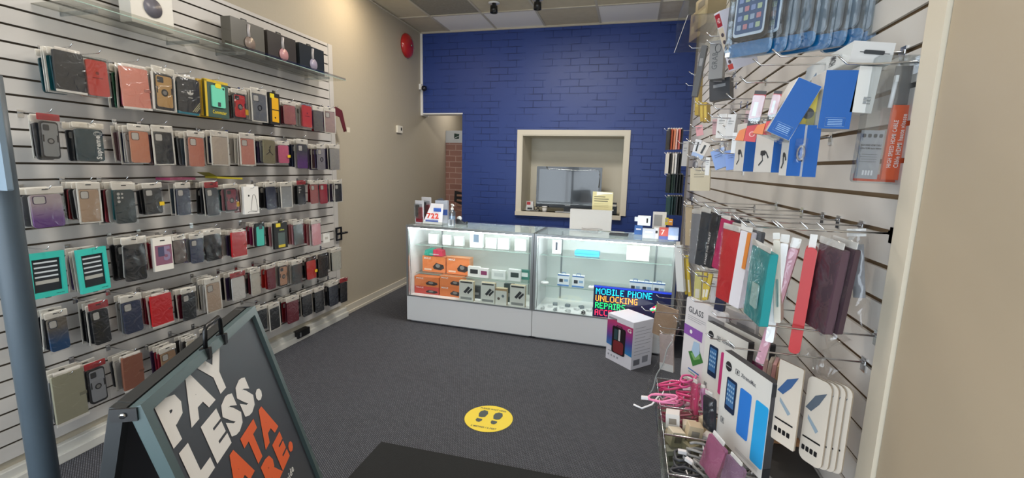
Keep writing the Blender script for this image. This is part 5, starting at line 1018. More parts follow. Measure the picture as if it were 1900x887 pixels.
# tilted blue box, upright blue box, plain white box
r, w_, h_ = place((1482, 143), (1525, 161), (1423, 243), .30, 0, 'adapter_box', 'tilted blue box with small white print panel', 'box', None)
MB().box(-w_/2, w_/2, 0, .06, 0, h_, mat('#b7b4ae', .4), mat('#1f5ca6', .35)).build('carton', r, .001)
b = MB(); lm = mat('#a8c8e8', .4); loop_rect(b, -w_*.32, w_*.38, h_*.06, h_*.22, -.0008, .0004, lm)
for q in range(4): b.rect(-w_*.24, w_*.3, h_*(.09+q*.03), h_*(.10+q*.03), -.0008, lm)
loop_rect(b, -w_*.5, w_*.5, 0, h_, -.0004, .0006, mat('#d5dbe2', .4)); b.build('printed_face', r); MB().box(-w_*.52, w_*.52, -.002, .062, -.004, -.0005, SHELL).build('clear_sleeve', r)
r, w_, h_ = place((1534, 130), (1594, 130), (1528, 238), .35, 0, 'adapter_box', 'upright blue box with white side showing an adapter', 'box')
MB().box(-w_/2, w_/2, 0, .085, 0, h_, mat('#c4c2be', .4), mat('#1f5ca6', .35)).build('carton', r, .001)
b = MB(); loop_rect(b, -w_*.30, w_*.32, h_*.04, h_*.19, -.0008, .0004, lm)
for q in range(4): b.rect(-w_*.22, w_*.24, h_*(.065+q*.028), h_*(.075+q*.028), -.0008, lm)
b.build('printed_face', r)
b = MB(); b.tube([(.02, 0, h_*.15), (.035, 0, h_*.2), (.045, 0, h_*.3), (.05, 0, h_*.45)], .003, mat('#4a4c50', .4), 6); b.rr(.012, .04, h_*.16, h_*.24, .002, -.001, .001, mat('#3a3c40', .4)); o = b.build('printed_side', r)
for v in o.data.vertices: v.co = Vector((-w_/2-.0006+v.co.y*.1, .08-v.co.x, v.co.z))
r, w_, h_ = place((1596, 122), (1637, 124), (1588, 208), .40, 0, 'adapter_box', 'plain white box with two tiny grey icons', 'box'); w_ = max(w_, .04)
carton(r, w_, h_, .05, '#d5d4cf'); b = MB()
for q in (0, 1):
    loop_rect(b, w_*.0, w_*.32, h_*(.2+q*.08), h_*(.26+q*.08), -.0008, .0004, mat('#55585a', .4)); b.rect(w_*.02, w_*.14, h_*(.21+q*.08), h_*(.25+q*.08), -.0008, mat('#8a8d8f', .4))
b.build('printed_icons', r)
# yellow adapter pack behind
r, w_, h_ = place((1488, 170), (1524, 170), (1465, 258), .36, -10, 'yellow_adapter_pack', 'yellow adapter pack between the tilted and upright blue boxes', 'package'); carton(r, w_, h_, .02, '#c9b32a'); MB().disc(0, h_*.55, .012, -.001, DARK).text('Device', -w_*.3, w_*.3, h_*.12, h_*.2, -.0008, mat('#3d3a1a', .5), 1).build('printed_face', r)
# HDMI cable blister
r, w_, h_ = place((1622, 105), (1716, 104), (1583, 335), .40, 0, 'cable_blister', 'orange and grey HDMI cable blister, nearest item on the right wall', 'package')
MB().box(-w_*.48, w_*.0, .004, .007, h_*.02, h_*.42, mat('#9fa1a4', .4)).box(w_*.04, w_*.46, -.004, .004, h_*.02, h_*.62, mat('#dc5a30', .35)).box(-w_*.48, w_*.46, .0071, .009, h_*.0, h_*.06, mat('#cf4f2b', .4)).box(w_*.0, w_*.46, .004, .007, h_*.63, h_*.93, mat('#6f6d6c', .4)).build('printed_insert', r)
b = MB(); wm = mat('#f0e4dc', .4); b.text('HIGH SPEED HDMI CABLE', w_*.1, w_*.19, h_*.12, h_*.5, -.005, wm, 1, 90); b.text('Câble HDMI haute vitesse', w_*.24, w_*.34, h_*.12, h_*.55, -.005, wm, 1, 90); k = mat('#4a4b4e', .5)
b.text('HIGH SPEED HDMI CABLE', -w_*.46, -w_*.03, h_*.29, h_*.305, .003, k, 1); b.text('Câble HDMI haute vitesse', -w_*.46, -w_*.03, h_*.265, h_*.28, .003, k, 1)
for q in range(4): b.rr(-w_*.45+q*w_*.115, -w_*.38+q*w_*.115, h_*.36, h_*.39, .002, .0025, .0035, k); b.rect(-w_*.44+(q % 2)*.003, -w_*.08, h_*(.16+q*.02), h_*(.164+q*.02), .003, mat('#7b7d80', .5))
for q in range(4): b.rect(-w_*.34+q*w_*.06, -w_*.30+q*w_*.06, h_*.05, h_*.09, .003, mat('#e0e0e0', .5))
b.build('printed_text', r)
b = MB(); b.tube([(-w_*.02, -.002, h_*.60), (-w_*.01, -.004, h_*.72), (.0, -.004, h_*.8)], .004, mat('#e8e8e8', .3), 8); b.tube([(w_*.49, .012, h_*.2), (w_*.50, .012, h_*.6), (w_*.49, .01, h_*.82)], .0035, mat('#e8e8e8', .3), 8); b.box(-w_*.03, w_*.03, -.008, .0, h_*.8, h_*.85, WHITE); b.build('cable', r)
MB().rr(-w_*.5, w_*.58, -.004, h_, .008, -.013, .02, SHELL).build('blister', r)
rhook(1608, 100, .13, 'chrome hook carrying the orange cable blister')
# hanging row of white and blue boxes
for i, (u0, u1, u2, v0, v1, lab) in enumerate([(1370, 1387, 1410, 250, 318, 'white box with blue edge, leftmost of the hanging row of four'), (1413, 1440, 1463, 250, 320, 'white box with cable picture and blue edge, second of the row'), (1462, 1469, 1495, 252, 326, 'box with blue edge, third of the hanging row'), (1493, 1499, 1525, 254, 328, 'box with blue edge, fourth of the hanging row')]):
    c, w_, h_, ro = face((u1, v0-22), (u2, v0-22), (u1-3, v1), .33, 14, True); r = thing('charger_cable_box', lab, 'box', c, 14, 0, 'blue edged boxes in a row'); t = (.062, .085, .03, .03)[i]; MB().box(-.01, .01, t/2, t/2+.002, h_, h_+.03, SHELL).build('hang_tab', r)
    MB().box(-w_/2, w_/2, 0, t, 0, h_, mat('#c9c7c3', .4), mat('#2460ad', .35)).build('carton', r, .001)
    b = MB(); b.tube([(t*.3, 0, h_*.15), (t*.5, 0, h_*.25), (t*.45, 0, h_*.35), (t*.65, 0, h_*.42), (t*.8, 0, h_*.3)], .0025, mat('#33363a', .4), 5); b.rr(t*.35, t*.62, h_*.36, h_*.46, .003, -.001, .001, mat('#33363a', .4)); o = b.build('printed_side', r)
    for v in o.data.vertices: v.co = Vector((-w_/2-.0006+v.co.y*.1, t-v.co.x, v.co.z))
for i, (TL, TR, BL, x0, col, lab, nm, t) in enumerate([((1332, 212), (1350, 211), (1329, 256), .30, '#d9d8d6', 'plain white box, left of the hanging pair', 'white_box', .04), ((1351, 212), (1367, 212), (1349, 257), .30, '#d5d4d3', 'plain white box, right of the hanging pair', 'white_box', .04),
        ((1360, 246), (1368, 246), (1360, 284), .29, '#dedddb', 'narrow white tag under the right white box', 'white_tag', .004), ((1318, 282), (1343, 272), (1327, 316), .30, '#8aa6dc', 'light blue card, left of the leaning pair', 'blue_card', .012), ((1346, 280), (1367, 277), (1352, 315), .31, '#7f9cd8', 'light blue card, right of the leaning pair', 'blue_card', .012),
        ((1290, 234), (1303, 231), (1293, 253), .30, '#d99aa0', 'small pink tag hanging at the far end', 'pink_tag', .003), ((1291, 258), (1303, 260), (1288, 289), .29, '#dcdde0', 'white tag with black bar at the far end', 'white_tag', .01), ((1304, 262), (1318, 268), (1306, 292), .30, '#d5cfc8', 'cream tag right of the black bar tag', 'cream_tag', .006),
        ((1281, 312), (1318, 311), (1277, 354), .30, '#c9bea2', 'wide cream card hanging below the clear bags', 'cream_card', .02), ((1268, 262), (1278, 262), (1267, 308), .30, '#b9b7b6', 'narrow clear and white package at the far end', 'white_package', .03), ((1310, 292), (1318, 292), (1312, 325), .30, '#dcdbd8', 'narrow white tag right of the clear bags', 'white_tag', .004),
        ((1384, 205), (1396, 205), (1380, 245), .36, '#c9a6a6', 'pinkish clear package behind the first red blister', 'pink_package', .03), ((1322, 222), (1331, 221), (1319, 250), .34, '#b58e92', 'dusty pink package left of the white boxes', 'pink_package', .03)]):
    r, w_, h_ = place(TL, TR, BL, x0, -35 if 'pair' in lab else -20, nm, lab, 'tag' if 'tag' in nm else ('card' if 'card' in nm else 'box')); carton(r, w_, h_, t, col)
    b = MB()
    if 'black bar' in lab: b.rect(-w_*.1, w_*.15, h_*.3, h_*.85, -.0008, DARK); b.rect(-w_/2, w_/2, 0, h_*.22, -.0008, mat('#9db3d8', .4))
    else: b.rect(-w_*.3, w_*.3, h_*.7, h_*.74, -.0008, mat(hexmix(col, .75), .4)); b.rect(-w_*.3, w_*.2, h_*.6, h_*.63, -.0008, mat(hexmix(col, .75), .4))
    b.build('printed_lines', r)
for i, (TL, TR, BL, lab) in enumerate([((1283, 288), (1299, 288), (1283, 320), 'clear bagged earphones, left of the pair at the far end'), ((1300, 290), (1316, 290), (1299, 320), 'clear bagged earphones, right of the pair at the far end'), ((1334, 256), (1350, 256), (1331, 286), 'clear bagged cable under the left white box'), ((1478, 258), (1500, 258), (1465, 300), 'clear bagged cable under the tilted blue box')]):
    r, w_, h_ = place(TL, TR, BL, .32, -25, 'bagged_cable', lab, 'package', 'small clear bagged cables', i < 3); b = MB(); b.tube([(w_*.3*math.cos(t*1.0), .004, h_*.4+h_*.3*math.sin(t)) for t in [k*.5 for k in range(26)]], .0022, mat('#8d8b8f', .5), 4); b.build('cable_coil', r); MB().sheet(-w_/2, w_/2, 0, h_, -.004, BAGR, .006, 6, 8, .006, i).build('clear_bag', r)
# four tiers at the far end seen edge-on
for t_, (v0, v1, cols, dn) in enumerate([(240, 278, ['#2b2b2d', '#a65238', '#d08a6b', '#d8b9b0', '#c9736a', '#2b2b2d'], 'top far tier'), (285, 322, ['#d9d4cc', '#2b2b2d', '#d9d4cc', '#e0e0e0', '#3a3a3c', '#1c1d1f'], 'second far tier'), (324, 358, ['#26302f', '#2f3f3a', '#2b3a38', '#2e3438', '#1f2628', '#26282b'], 'third far tier'), (364, 398, ['#2b4a4c', '#2f4648', '#29393c', '#3a3f44', '#202427', '#26282b'], 'lowest far tier')]):
    hp = P(1238, v0+2, 1, 4.45); add_hook(hp.y, hp.z, SR-hp.x+.005, 1, '', f'chrome hook of the {dn} by the blue wall', False)
    for i, c_ in enumerate(cols):
        u = 1240+i*4.6-(t_ == 1)*2; a = P(u, v0, 1, 4.45-.012*i); zb = P(u, v1, 1, 4.45).z
        q = thing('edge_on_package', f"{['far left', 'second', 'third', 'fourth', 'fifth', 'far right'][i]} package of the {dn} next to the blue wall", 'package', (a.x, a.y, zb), -78+random.uniform(-4, 4), 0, f'packages in the {dn}')
        carton(q, .11, a.z-zb, .009, c_, 'sleeve'); MB().rr(-.03, .03, a.z-zb, a.z-zb+.012, .002, .002, .004, mat('#cfcac2', .5)).build('hang_tab', q)
# yellow boxes lower down
for i, (TL, TR, BL, lab) in enumerate([((1266, 474), (1270, 474), (1261, 545), 'tall yellow package, leftmost near the counter'), ((1272, 474), (1277, 474), (1267, 548), 'tall yellow package, right of the leftmost one'), ((1290, 502), (1303, 504), (1283, 556), 'yellow and white package, left of the trio above GLASS box'), ((1306, 506), (1312, 507), (1300, 556), 'yellow edged package, middle of the trio above GLASS box'), ((1315, 508), (1322, 510), (1310, 556), 'yellow edged package, right of the trio above GLASS box')]):
    r, w_, h_ = place(TL, TR, BL, .30, -30, 'yellow_package', lab, 'package', 'yellow packages in the lower tier'); MB().box(-w_/2, w_/2, 0, .012, 0, h_, mat('#c2a83a', .4), mat(['#c9ae3c', '#d0b640', '#c9c27a', '#cbb13f', '#cbb13f'][i], .4)).build('carton', r, .001); MB().rect(-w_*.3, w_*.3, h_*.1, h_*.4, -.0008, mat('#dad6c9', .4)).build('printed_panel', r)
    rhook(TL[0]-6, TL[1]-3, .27, f'chrome hook in front of the {lab}')
for i, (TL, TR, BL, c_, lab) in enumerate([((1322, 520), (1331, 522), (1316, 580), '#c9c9cc', 'white package behind the GLASS box'), ((1333, 525), (1350, 530), (1328, 575), '#1e2440', 'navy package behind the GLASS box'), ((1272, 380), (1284, 380), (1270, 455), '#b9a88c', 'tan edged package hanging over the counter end'), ((1251, 455), (1264, 455), (1250, 540), '#dfe2e2', 'white package hanging at the counter end')]):
    r, w_, h_ = place(TL, TR, BL, .33 if i < 3 else .25, -35, 'hanging_package', lab, 'package'); carton(r, w_, h_, .02, c_); MB().rr(-.012, .012, h_, h_+.02, .003, .004, .006, mat('#cfcac2', .5)).build('hang_tab', r)

# the long middle tier: tablet folios and sleeves
MID = [((1284, 388), (1301, 390), (1284, 490), .29, -60, '#8d9096', 'bag', 'grey sleeve in clear bag, farthest of the middle tier', 3, .02), ((1302, 384), (1319, 388), (1297, 494), .29, -60, '#3a4048', 'folio', 'slate tablet folio in the middle tier', 3, .02),
 ((1323, 385), (1337, 389), (1313, 498), .29, -60, '#2b2d33', 'text', 'black tablet folio with white spine lettering', 2, .02), ((1339, 396), (1356, 402), (1327, 500), .29, -60, '#c02f66', 'bag', 'hot pink tablet folio in clear bag', 2, .02),
 ((1343, 413), (1374, 421), (1333, 556), .28, -65, '#cf3338', 'bag', 'red tablet folio in clear bag', 2, .02), ((1376, 414), (1397, 420), (1371, 575), .30, -60, '#d9d5da', 'plain', 'white sleeve with orange edge in the middle tier', 1, .02),
 ((1396, 442), (1430, 460), (1383, 585), .29, -82, '#1f8f92', 'folio', 'teal tablet folio with card pocket', 0, .02),
 ((1434, 432), (1447, 432), (1421, 600), .31, -25, '#ddd6c8', 'plain', 'cream sleeve just right of the teal folio', 0, .04), ((1449, 434), (1466, 436), (1431, 640), .315, -22, '#f0f0f0', 'box', 'tall thin white box in the middle tier', 0, .05),
 ((1470, 440), (1488, 444), (1448, 690), .36, -22, '#c995a4', 'bag', 'long dusty pink folio in clear bag', 0, .05), ((1495, 458), (1518, 461), (1478, 656), .37, -20, '#d32f31', 'spine', 'bright red folio seen along its rounded spine', 0, .06),
 ((1522, 437), (1567, 452), (1508, 610), .42, -72, '#5d4650', 'bag', 'plum coloured sleeve in glossy bag', 1, .02), ((1574, 440), (1583, 441), (1558, 605), .45, -30, '#24262b', 'plain', 'thin black sleeve near the wall', 0, .05)]
for TL, TR, BL, x0, az, col, st, lab, nb, t in MID:
    for k in range(nb+1):
        c, w_, h_, ro = face(TL, TR, BL, x0, az)
        l2 = lab if k == 0 else f'sleeve hanging behind the {lab}'
        r = thing('tablet_sleeve', l2, 'tablet case', c+(Vector((.024*k, 0, .003*k)) if az < -40 else Vector((math.cos(R(az)), math.sin(R(az)), 0))*(w_*1.06*k)), az+random.uniform(-1, 1)*k, ro, None if k == 0 else f'sleeves behind the {lab}')
        cc = col if k == 0 else random.choice(['#5a5d61', '#3a3d43', '#8d9096', '#c9c4bc', hexmix(col, .8)])
        if st == 'spine' and k == 0:
            b = MB(); b.rr(-w_/2, w_/2, h_*.0, h_, w_*.45, -.004, t, mat('#b8191c', .4)); b.build('folio_cover', r, .004); MB().box(-w_*.3, w_*.3, .004, .006, h_-.004, h_+.03, mat('#d9d7d2', .5)).build('hang_tab', r)
        else:
            b = MB(); b.rr(-w_/2*.96, w_/2*.96, h_*.02, h_*.92, .004, .001, t if k == 0 else .014, mat(cc, .4)); b.build('sleeve_body', r, .0015)
            if st in ('bag', 'folio', 'text') or k: MB().sheet(-w_/2, w_/2, 0, h_, -.003, BAGR, .005, 6, 14, .007, k+1).build('clear_bag', r)
            MB().rr(-w_/2, w_/2, h_*.93, h_, .002, .0005, .002, mat('#d3d1cc', .5)).build('header_card', r)
        if st == 'text' and k == 0: MB().text('STAND FOR TABLET', -w_*.45, -w_*.2, h_*.05, h_*.6, -.001, WHITE, 1, 90).build('printed_text', r)
        if 'teal' in lab and k == 0: MB().rr(-w_*.1, w_*.25, h_*.2, h_*.5, .004, -.0035, -.0005, mat('#a9c9c4', .4)).build('card_pocket', r); 
        if 'orange' in lab and k == 0: MB().box(w_*.2, w_*.5, -.002, .0, h_*.5, h_*.92, mat('#d0803c', .4)).build('orange_edge', r)
        if 'thin white' in lab: MB().rect(w_*.05, w_*.12, h_*.3, h_*.55, -.001, mat('#a9a9ab', .5)).build('fine_print', r)
    rhook(TL[0]-10, TL[1]-8, SR-x0+.03, f'chrome hook carrying the {lab}')
# big crumpled clear bag nearest the wall
r, w_, h_ = place((1571, 425), (1607, 424), (1560, 620), .47, -25, 'clear_bag_package', 'large crumpled clear bag, nearest in the middle tier', 'package'); MB().box(-w_*.3, w_*.35, .012, .016, h_*.35, h_*.85, mat('#6f7176', .35)).build('grey_sleeve', r); MB().sheet(-w_*.5, w_*.55, 0, h_, -.002, BAGR, .012, 10, 16, .016, 9).build('clear_bag', r); MB().box(-w_*.5, w_*.5, .0, .002, h_*.93, h_, mat('#dcdcda', .5)).build('header_card', r)
for i, (TL, TR, BL, lab) in enumerate([((1520, 610), (1560, 600), (1525, 645), 'crumpled empty bag under the plum sleeve'), ((1492, 655), (1535, 648), (1495, 700), 'crumpled clear bag above the rounded cards')]):
    r, w_, h_ = place(TL, TR, BL, .44, -35, 'empty_bag', lab, 'bag'); MB().sheet(-w_/2, w_/2, 0, h_, 0, BAGR, .02, 9, 8, .02, i+20).build('front_film', r); MB().sheet(-w_/2, w_/2, 0, h_, .02, BAGR, -.01, 9, 8, .02, i+25).build('rear_film', r)

# tablet case boxes
def printed_tablet(r, w, h, accent, two, spine=True):
    t = .022; MB().box(-w/2, w/2, 0, t, 0, h, mat('#3a3a3e', .4), mat('#d6d4ce', .35)).build('carton', r, .001)
    k = mat('#26282c', .4); b = MB(); b.disc(-w*.36, h*.86, w*.07, -.0008, k); b.rect(-w*.42, -w*.3, h*.855, h*.865, -.0014, mat('#9a9a9c', .4)); loop_rect(b, -w*.2, -w*.12, h*.84, h*.89, -.0008, .0008, mat('#4a4b50', .4)); b.rect(-w*.175, -w*.145, h*.85, h*.88, -.0008, mat('#4a4b50', .4))
    b.text('XtremeMac', -w*.08, w*.22, h*.845, h*.89, -.0008, mat('#5a5b60', .4), 1)
    for q in range(3): b.rect(-w*.05, w*.42, h*(.07-q*.014), h*(.074-q*.014), -.0008, mat('#9b9a98', .4))
    loop_rect(b, -w*.42, -w*.35, h*.2, h*.26, -.0008, .0008, mat('#5a5b60', .4)); b.rect(-w*.4, -w*.37, h*.21, h*.25, -.0008, mat('#6a6b70', .4)); b.build('printed_text', r)
    b = MB(); b.rr(-w*.36, -w*.14, h*.38, h*.75, .005, -.002, -.0006, mat('#1c2a44', .25)); b.rect(-w*.335, -w*.165, h*.44, h*.72, -.0024, mat('#3f6b9c', .2))
    for i in range(4):
        for j in range(4): b.rect(-w*.325+i*w*.041, -w*.3+i*w*.041, h*(.5+j*.052), h*(.525+j*.052), -.0028, mat('#8db0cc', .3))
    b.build('printed_tablet', r)
    b = MB(); b.rr(-w*.06, w*.17 if two else w*.45, h*.24, h*.74, .006, -.0018, -.0004, mat(accent[0], .3))
    if two: b.rr(w*.26, w*.49, h*.1, h*.74, .006, -.0018, -.0004, mat(accent[1], .3))
    b.build('printed_case', r)
    if spine:
        b = MB(); b.box(w/2+.0002, w/2+.0012, .001, t-.001, h*.86, h*.98, k); b.box(w/2+.0002, w/2+.0012, .001, t-.001, 0, h*.12, k); b.build('spine_label', r)
bx = [((1345, 650), (1433, 708), (1325, 802), .29, -68.5, ('#2f78cc', '#2a9fdc'), True, 'white tablet case box with two blue panels, nearest of the boxes', 0), ((1312, 595), (1389, 636), (1300, 742), .29, -63, ('#c23b78', '#b5386e'), False, 'white tablet case box with magenta panel behind the blue one', 1)]
for TL, TR, BL, x0, az, acc, two, lab, nb in bx:
    c, w_, h_, ro = face(TL, TR, BL, x0, az, True)
    if nb == 0: w_ *= 1.02
    r = thing('tablet_case_box', lab, 'box', c, az, 0, 'white tablet case boxes'); printed_tablet(r, w_, h_, acc, two)
    for k in range(nb):
        q = thing('tablet_case_box', f'white tablet case box, {["next", "last"][k]} in line behind the magenta one', 'box', c+Vector((.05*(k+1)+.01, -.01*k, .0)), az, 0, 'white tablet case boxes'); printed_tablet(q, w_, h_, ('#a03a68', '#a03a68'), False)
    rhook(TL[0]+14, TL[1]+4, SR-x0+.02, f'chrome hook carrying the {lab.split(",")[0]}')
c, w_, h_, ro = face((1275, 549), (1347, 590), (1258, 694), .25, -62, True)
for k in range(2):
    r = thing('screen_glass_box', ['white and purple screen GLASS box with phone pictures', 'grey white GLASS box hanging behind the purple one'][k], 'box', c+Vector((.1*k, -.0*k, -.015*k)), -62, 0, 'GLASS boxes')
    MB().rr(-w_/2, w_/2, 0, h_, .012, 0, .014, mat(['#dad7d8', '#c5c3c5'][k], .35)).build('carton', r, .001); b = MB(); g = mat('#55565c', .5)
    b.text('GLASS', -w_*.42, -w_*.02, h_*.83, h_*.9, -.0008, g, 1)
    for q in range(3): b.rect(-w_*.42, w_*.05-(q == 2)*w_*.1, h_*(.79-q*.022), h_*(.795-q*.022), -.0008, mat('#96969c', .5))
    b.build('printed_text', r)
    b = MB(); b.rect(-w_/2, w_*.0, h_*.55, h_*.67, -.0008, mat('#8a58a8', .4)); b.disc(-w_*.3, h_*.61, w_*.035, -.0014, WHITE); b.build('purple_band', r); MB().rect(w_*.1, w_*.48, h_*.82, h_*.9, -.0008, mat('#8f8f92', .4)).build('grey_panel', r)
    b = MB(); b.flat([(-w_*.33, h_*.36), (-w_*.05, h_*.46), (w_*.08, h_*.34), (-w_*.18, h_*.22)], -.0008, mat('#3f7a3c', .4)); b.flat([(-w_*.26, h_*.36), (-w_*.06, h_*.43), (w_*.0, h_*.36), (-w_*.16, h_*.3)], -.0014, mat('#79a868', .4))
    b.flat([(-w_*.24, h_*.40), (-w_*.2, h_*.52), (-w_*.06, h_*.53), (-w_*.02, h_*.42), (-w_*.12, h_*.34)], -.002, mat('#a8c4dc', .3)); b.rect(-w_*.3, w_*.0, h_*.16, h_*.175, -.0008, mat('#3c6db0', .4)); b.rect(-w_*.28, w_*.0, h_*.13, h_*.14, -.0008, mat('#5fa08c', .4)); b.build('printed_phone', r)
    b = MB(); b.text('HD', w_*.1, w_*.26, h_*.0+.012, h_*.06+.012, -.0008, g, 1); b.tube([(w_*.14, -.001, h_*.2), (w_*.2, -.001, h_*.2), (w_*.2, -.001, h_*.25), (w_*.14, -.001, h_*.25)], .0008, g, 4, True); b.build('printed_marks', r)
rhook(1290, 556, .32, 'chrome hook carrying the GLASS boxes'); rhook(1320, 628, .26, 'bare chrome hook between the GLASS and tablet boxes')
# boards behind the blue box
for k in range(5):
    u = 1418+k*8; c, w_, h_, ro = face((u, 668+k*4), (u+7.4, 670+k*4), (u-13, 850-k*4), .43, -22)
    r = thing('backing_sleeve', ['pale pink', 'cream', 'dusty pink', 'beige', 'tan'][k]+' flat sleeve edge behind the blue tablet case box', 'sleeve', c, -22, ro, 'flat sleeves behind the blue box'); MB().rr(-w_/2, w_/2, 0, h_, .003, 0, .07, mat(['#d9b4ae', '#d3c6b4', '#cf9f9e', '#c9a988', '#b98f68'][k], .45)).build('sleeve_body', r, .001)
    MB().box(-w_*.55, w_*.55, -.002, .0, h_*.3, h_*.33, mat('#8d8378', .5)).box(-w_*.55, w_*.55, -.002, .0, h_*.36, h_*.37, mat('#8d8378', .5)).build('elastic_band', r)
# rounded cards
for k in range(5):
    if k < 4: TL, TR, BL = (1486+k*9, 690+k*2), (1529+k*9, 706+k*1), (1470+k*10, 842+k*3)
    else: TL, TR, BL = (1455, 668), (1500, 692), (1438, 815)
    c, w_, h_, ro = face(TL, TR, BL, .34+.028*k if k < 4 else .30, -58)
    r = thing('screen_protector_pack', ['front', 'second', 'third', 'rear'][k]+' rounded cream screen protector card in the stack of four' if k < 4 else 'cream card with blue print hanging before the rounded stack', 'package', c, -58, 0, 'cream screen protector cards')
    MB().rr(-w_/2, w_/2, 0, h_, .016 if k < 4 else .004, 0, .005, mat('#a59784', .45), mat('#d3c9bb', .4)).build('card', r, .001)
    b = MB(); b.flat([(-w_*.45, h_*.62), (-w_*.1, h_*.8), (w_*.35, h_*.88), (w_*.1, h_*.72), (-w_*.2, h_*.6)], -.0008, mat('#5a6470' if k < 4 else '#3f5f8c', .4)); b.flat([(-w_*.3, h_*.55), (w_*.2, h_*.42), (w_*.1, h_*.38), (-w_*.3, h_*.5)], -.0008, mat('#8fa0ac', .4))
    b.rect(-w_*.42, w_*.35, h_*.27, h_*.29, -.0008, DARK)
    for q in range(4): b.rr(-w_*.4+q*w_*.18, -w_*.27+q*w_*.18, h_*.12, h_*.18, .002, -.001, -.0005, DARK)
    b.build('printed_face', r)
rhook(1478, 680, .22, 'chrome hook carrying the rounded cream cards')
# hanging kraft and clear bags at the lower far end
for i, (TL, TR, BL, col, lab) in enumerate([((1217, 556), (1262, 572), (1223, 628), '#b79b82', 'kraft paper pouch in clear bag hanging by the LED sign'), ((1222, 612), (1250, 618), (1226, 685), '#c5b4b0', 'pale pouch with white base hanging below the kraft one'), ((1252, 590), (1268, 600), (1240, 770), '#c9cccb', 'long crumpled clear bag left of the GLASS box')]):
    r, w_, h_ = place(TL, TR, BL, .20 if i < 2 else .22, -35, 'hanging_pouch', lab, 'bag')
    if i < 2: MB().rr(-w_*.45, w_*.45, h_*.1 if i == 0 else .0, h_*.92, .006, 0, .01, mat(col, .5)).build('paper_pouch', r)
    else: MB().tube([(w_*.1*math.sin(k), .01, h_*.1+h_*.05*k) for k in range(14)], .003, mat('#b9bdbc', .4), 5).build('rolled_strap', r)
    if i == 1: MB().box(-w_*.45, w_*.45, -.002, .0, 0, h_*.18, WHITE).build('white_base', r)
    MB().sheet(-w_/2, w_/2, -.004, h_, -.006, BAGR, .012, 8, 12, .014, 30+i).build('clear_bag', r)
    rhook(TL[0]+6, TL[1]-4, .34 if i < 2 else .31, f'chrome hook carrying the {lab.split(" hanging")[0].split(" left")[0]}')
# pink bagged cases below GLASS
for k, (TL, TR, BL, col, lab) in enumerate([((1268, 700), (1284, 706), (1282, 770), '#cf7f96', 'pink bagged case, left of three under the GLASS box'), ((1284, 700), (1296, 708), (1300, 775), '#c2476e', 'hot pink bagged case, middle of three under the GLASS box'), ((1298, 712), (1310, 716), (1312, 765), '#b86f9c', 'orchid bagged case, right of three under the GLASS box'), ((1304, 720), (1326, 732), (1306, 795), '#2c3038', 'black bagged case under the GLASS box'), ((1318, 790), (1352, 830), (1312, 880), '#b06a88', 'large rose bag hanging below the white tablet boxes'), ((1350, 830), (1385, 868), (1348, 905), '#8e6f86', 'mauve bag at the bottom below the blue tablet box')]):
    r, w_, h_ = place(TL, TR, BL, .25, -60, 'bagged_case', lab, 'phone case'); MB().rr(-w_*.45, w_*.45, h_*.03, h_*.85, .006, 0, .01, mat(col, .4)).build('case_body', r); MB().sheet(-w_/2, w_/2, 0, h_, -.004, BAGR, .01, 7, 9, .012, 40+k).build('clear_bag', r); MB().rr(-w_*.3, w_*.3, h_*.9, h_, .002, .0, .002, mat('#e0dcd6', .5)).build('header_card', r)

# ------------------------------------------------------------------ bin table at the foot of the right wall
XB0, XB1, YB0, YB1, ZB = .15, .50, .55, 1.83, .60
r = thing('display_table', 'low white stand under the clear bins along the right wall', 'table', (.33, 1.19, 0)); MB().box(-.17, .2, -.64, .64, ZB-.03, ZB-.002, WHITE).build('table_top', r, .003)
for sx, sy in ((-.09, -.6), (-.09, .6), (.18, -.6), (.18, .6)): MB().box(sx-.02, sx+.02, sy-.02, sy+.02, 0, ZB-.03, mat('#9b9da0', .4)).build('leg', r)
ys = [YB1, 1.60, 1.42, 1.22, .98, .75]
for i in range(5):
    y1, y0 = ys[i]-.002, ys[i+1]+.002
    r = thing('clear_bin', ['clear bin of pink cables, farthest of the row', 'clear bin of beige chargers, second from the far end', 'clear bin of dark coils, third from the far end', 'clear bin of white cables, fourth from the far end', 'clear bin at the bottom edge of the view'][i], 'bin', ((XB0+XB1)/2, (y0+y1)/2, ZB)); hx, hy = (XB1-XB0)/2, (y1-y0)/2
    b = MB(); b.box(-hx, hx, -hy, hy, 0, .004, ACRYL); b.box(-hx, -hx+.004, -hy, hy, .004, .12, ACRYL); b.box(hx-.004, hx, -hy, hy, .004, .12, ACRYL); b.box(-hx, hx, -hy, -hy+.004, .004, .12, ACRYL); b.box(-hx, hx, hy-.004, hy, .004, .12, ACRYL); b.build('bin_walls', r)
    b = MB(); b.tube([(-hx, -hy, .12), (hx, -hy, .12), (hx, hy, .12), (-hx, hy, .12)], .0025, CHROME, 5, True); b.build('wire_rim', r)
rn = random.Random(21)
def coil(x, y, z, rad, col, lab, grp, turns=3, yaw=0, tilt=0):
    q = thing('coiled_cable', lab, 'cable', (x, y, z), yaw, tilt, grp); cm_ = mat(col, .45); N = turns*12
    MB().tube([(rad*(1+.08*math.sin(5*a))*math.cos(a), rad*.45*(1+.1*math.cos(4*a))*math.sin(a), .006+.0045*a/3+.006*math.sin(a*1.5)) for a in [2*math.pi*k/12 for k in range(N)]], .0042, cm_, 5).build('coil', q)
    MB().box(rad*.9, rad*.9+.03, -.006, .006, .006, .016, mat('#e6e2e2', .4)).build('plug', q); MB().tube([(0, -rad*.55, .0), (0, -rad*.55, .03), (0, rad*.1, .034)], .002, mat('#e6e2e2', .4), 4).build('tie', q)
ordn = ['first', 'second', 'third', 'fourth', 'fifth', 'sixth', 'seventh', 'eighth', 'ninth']
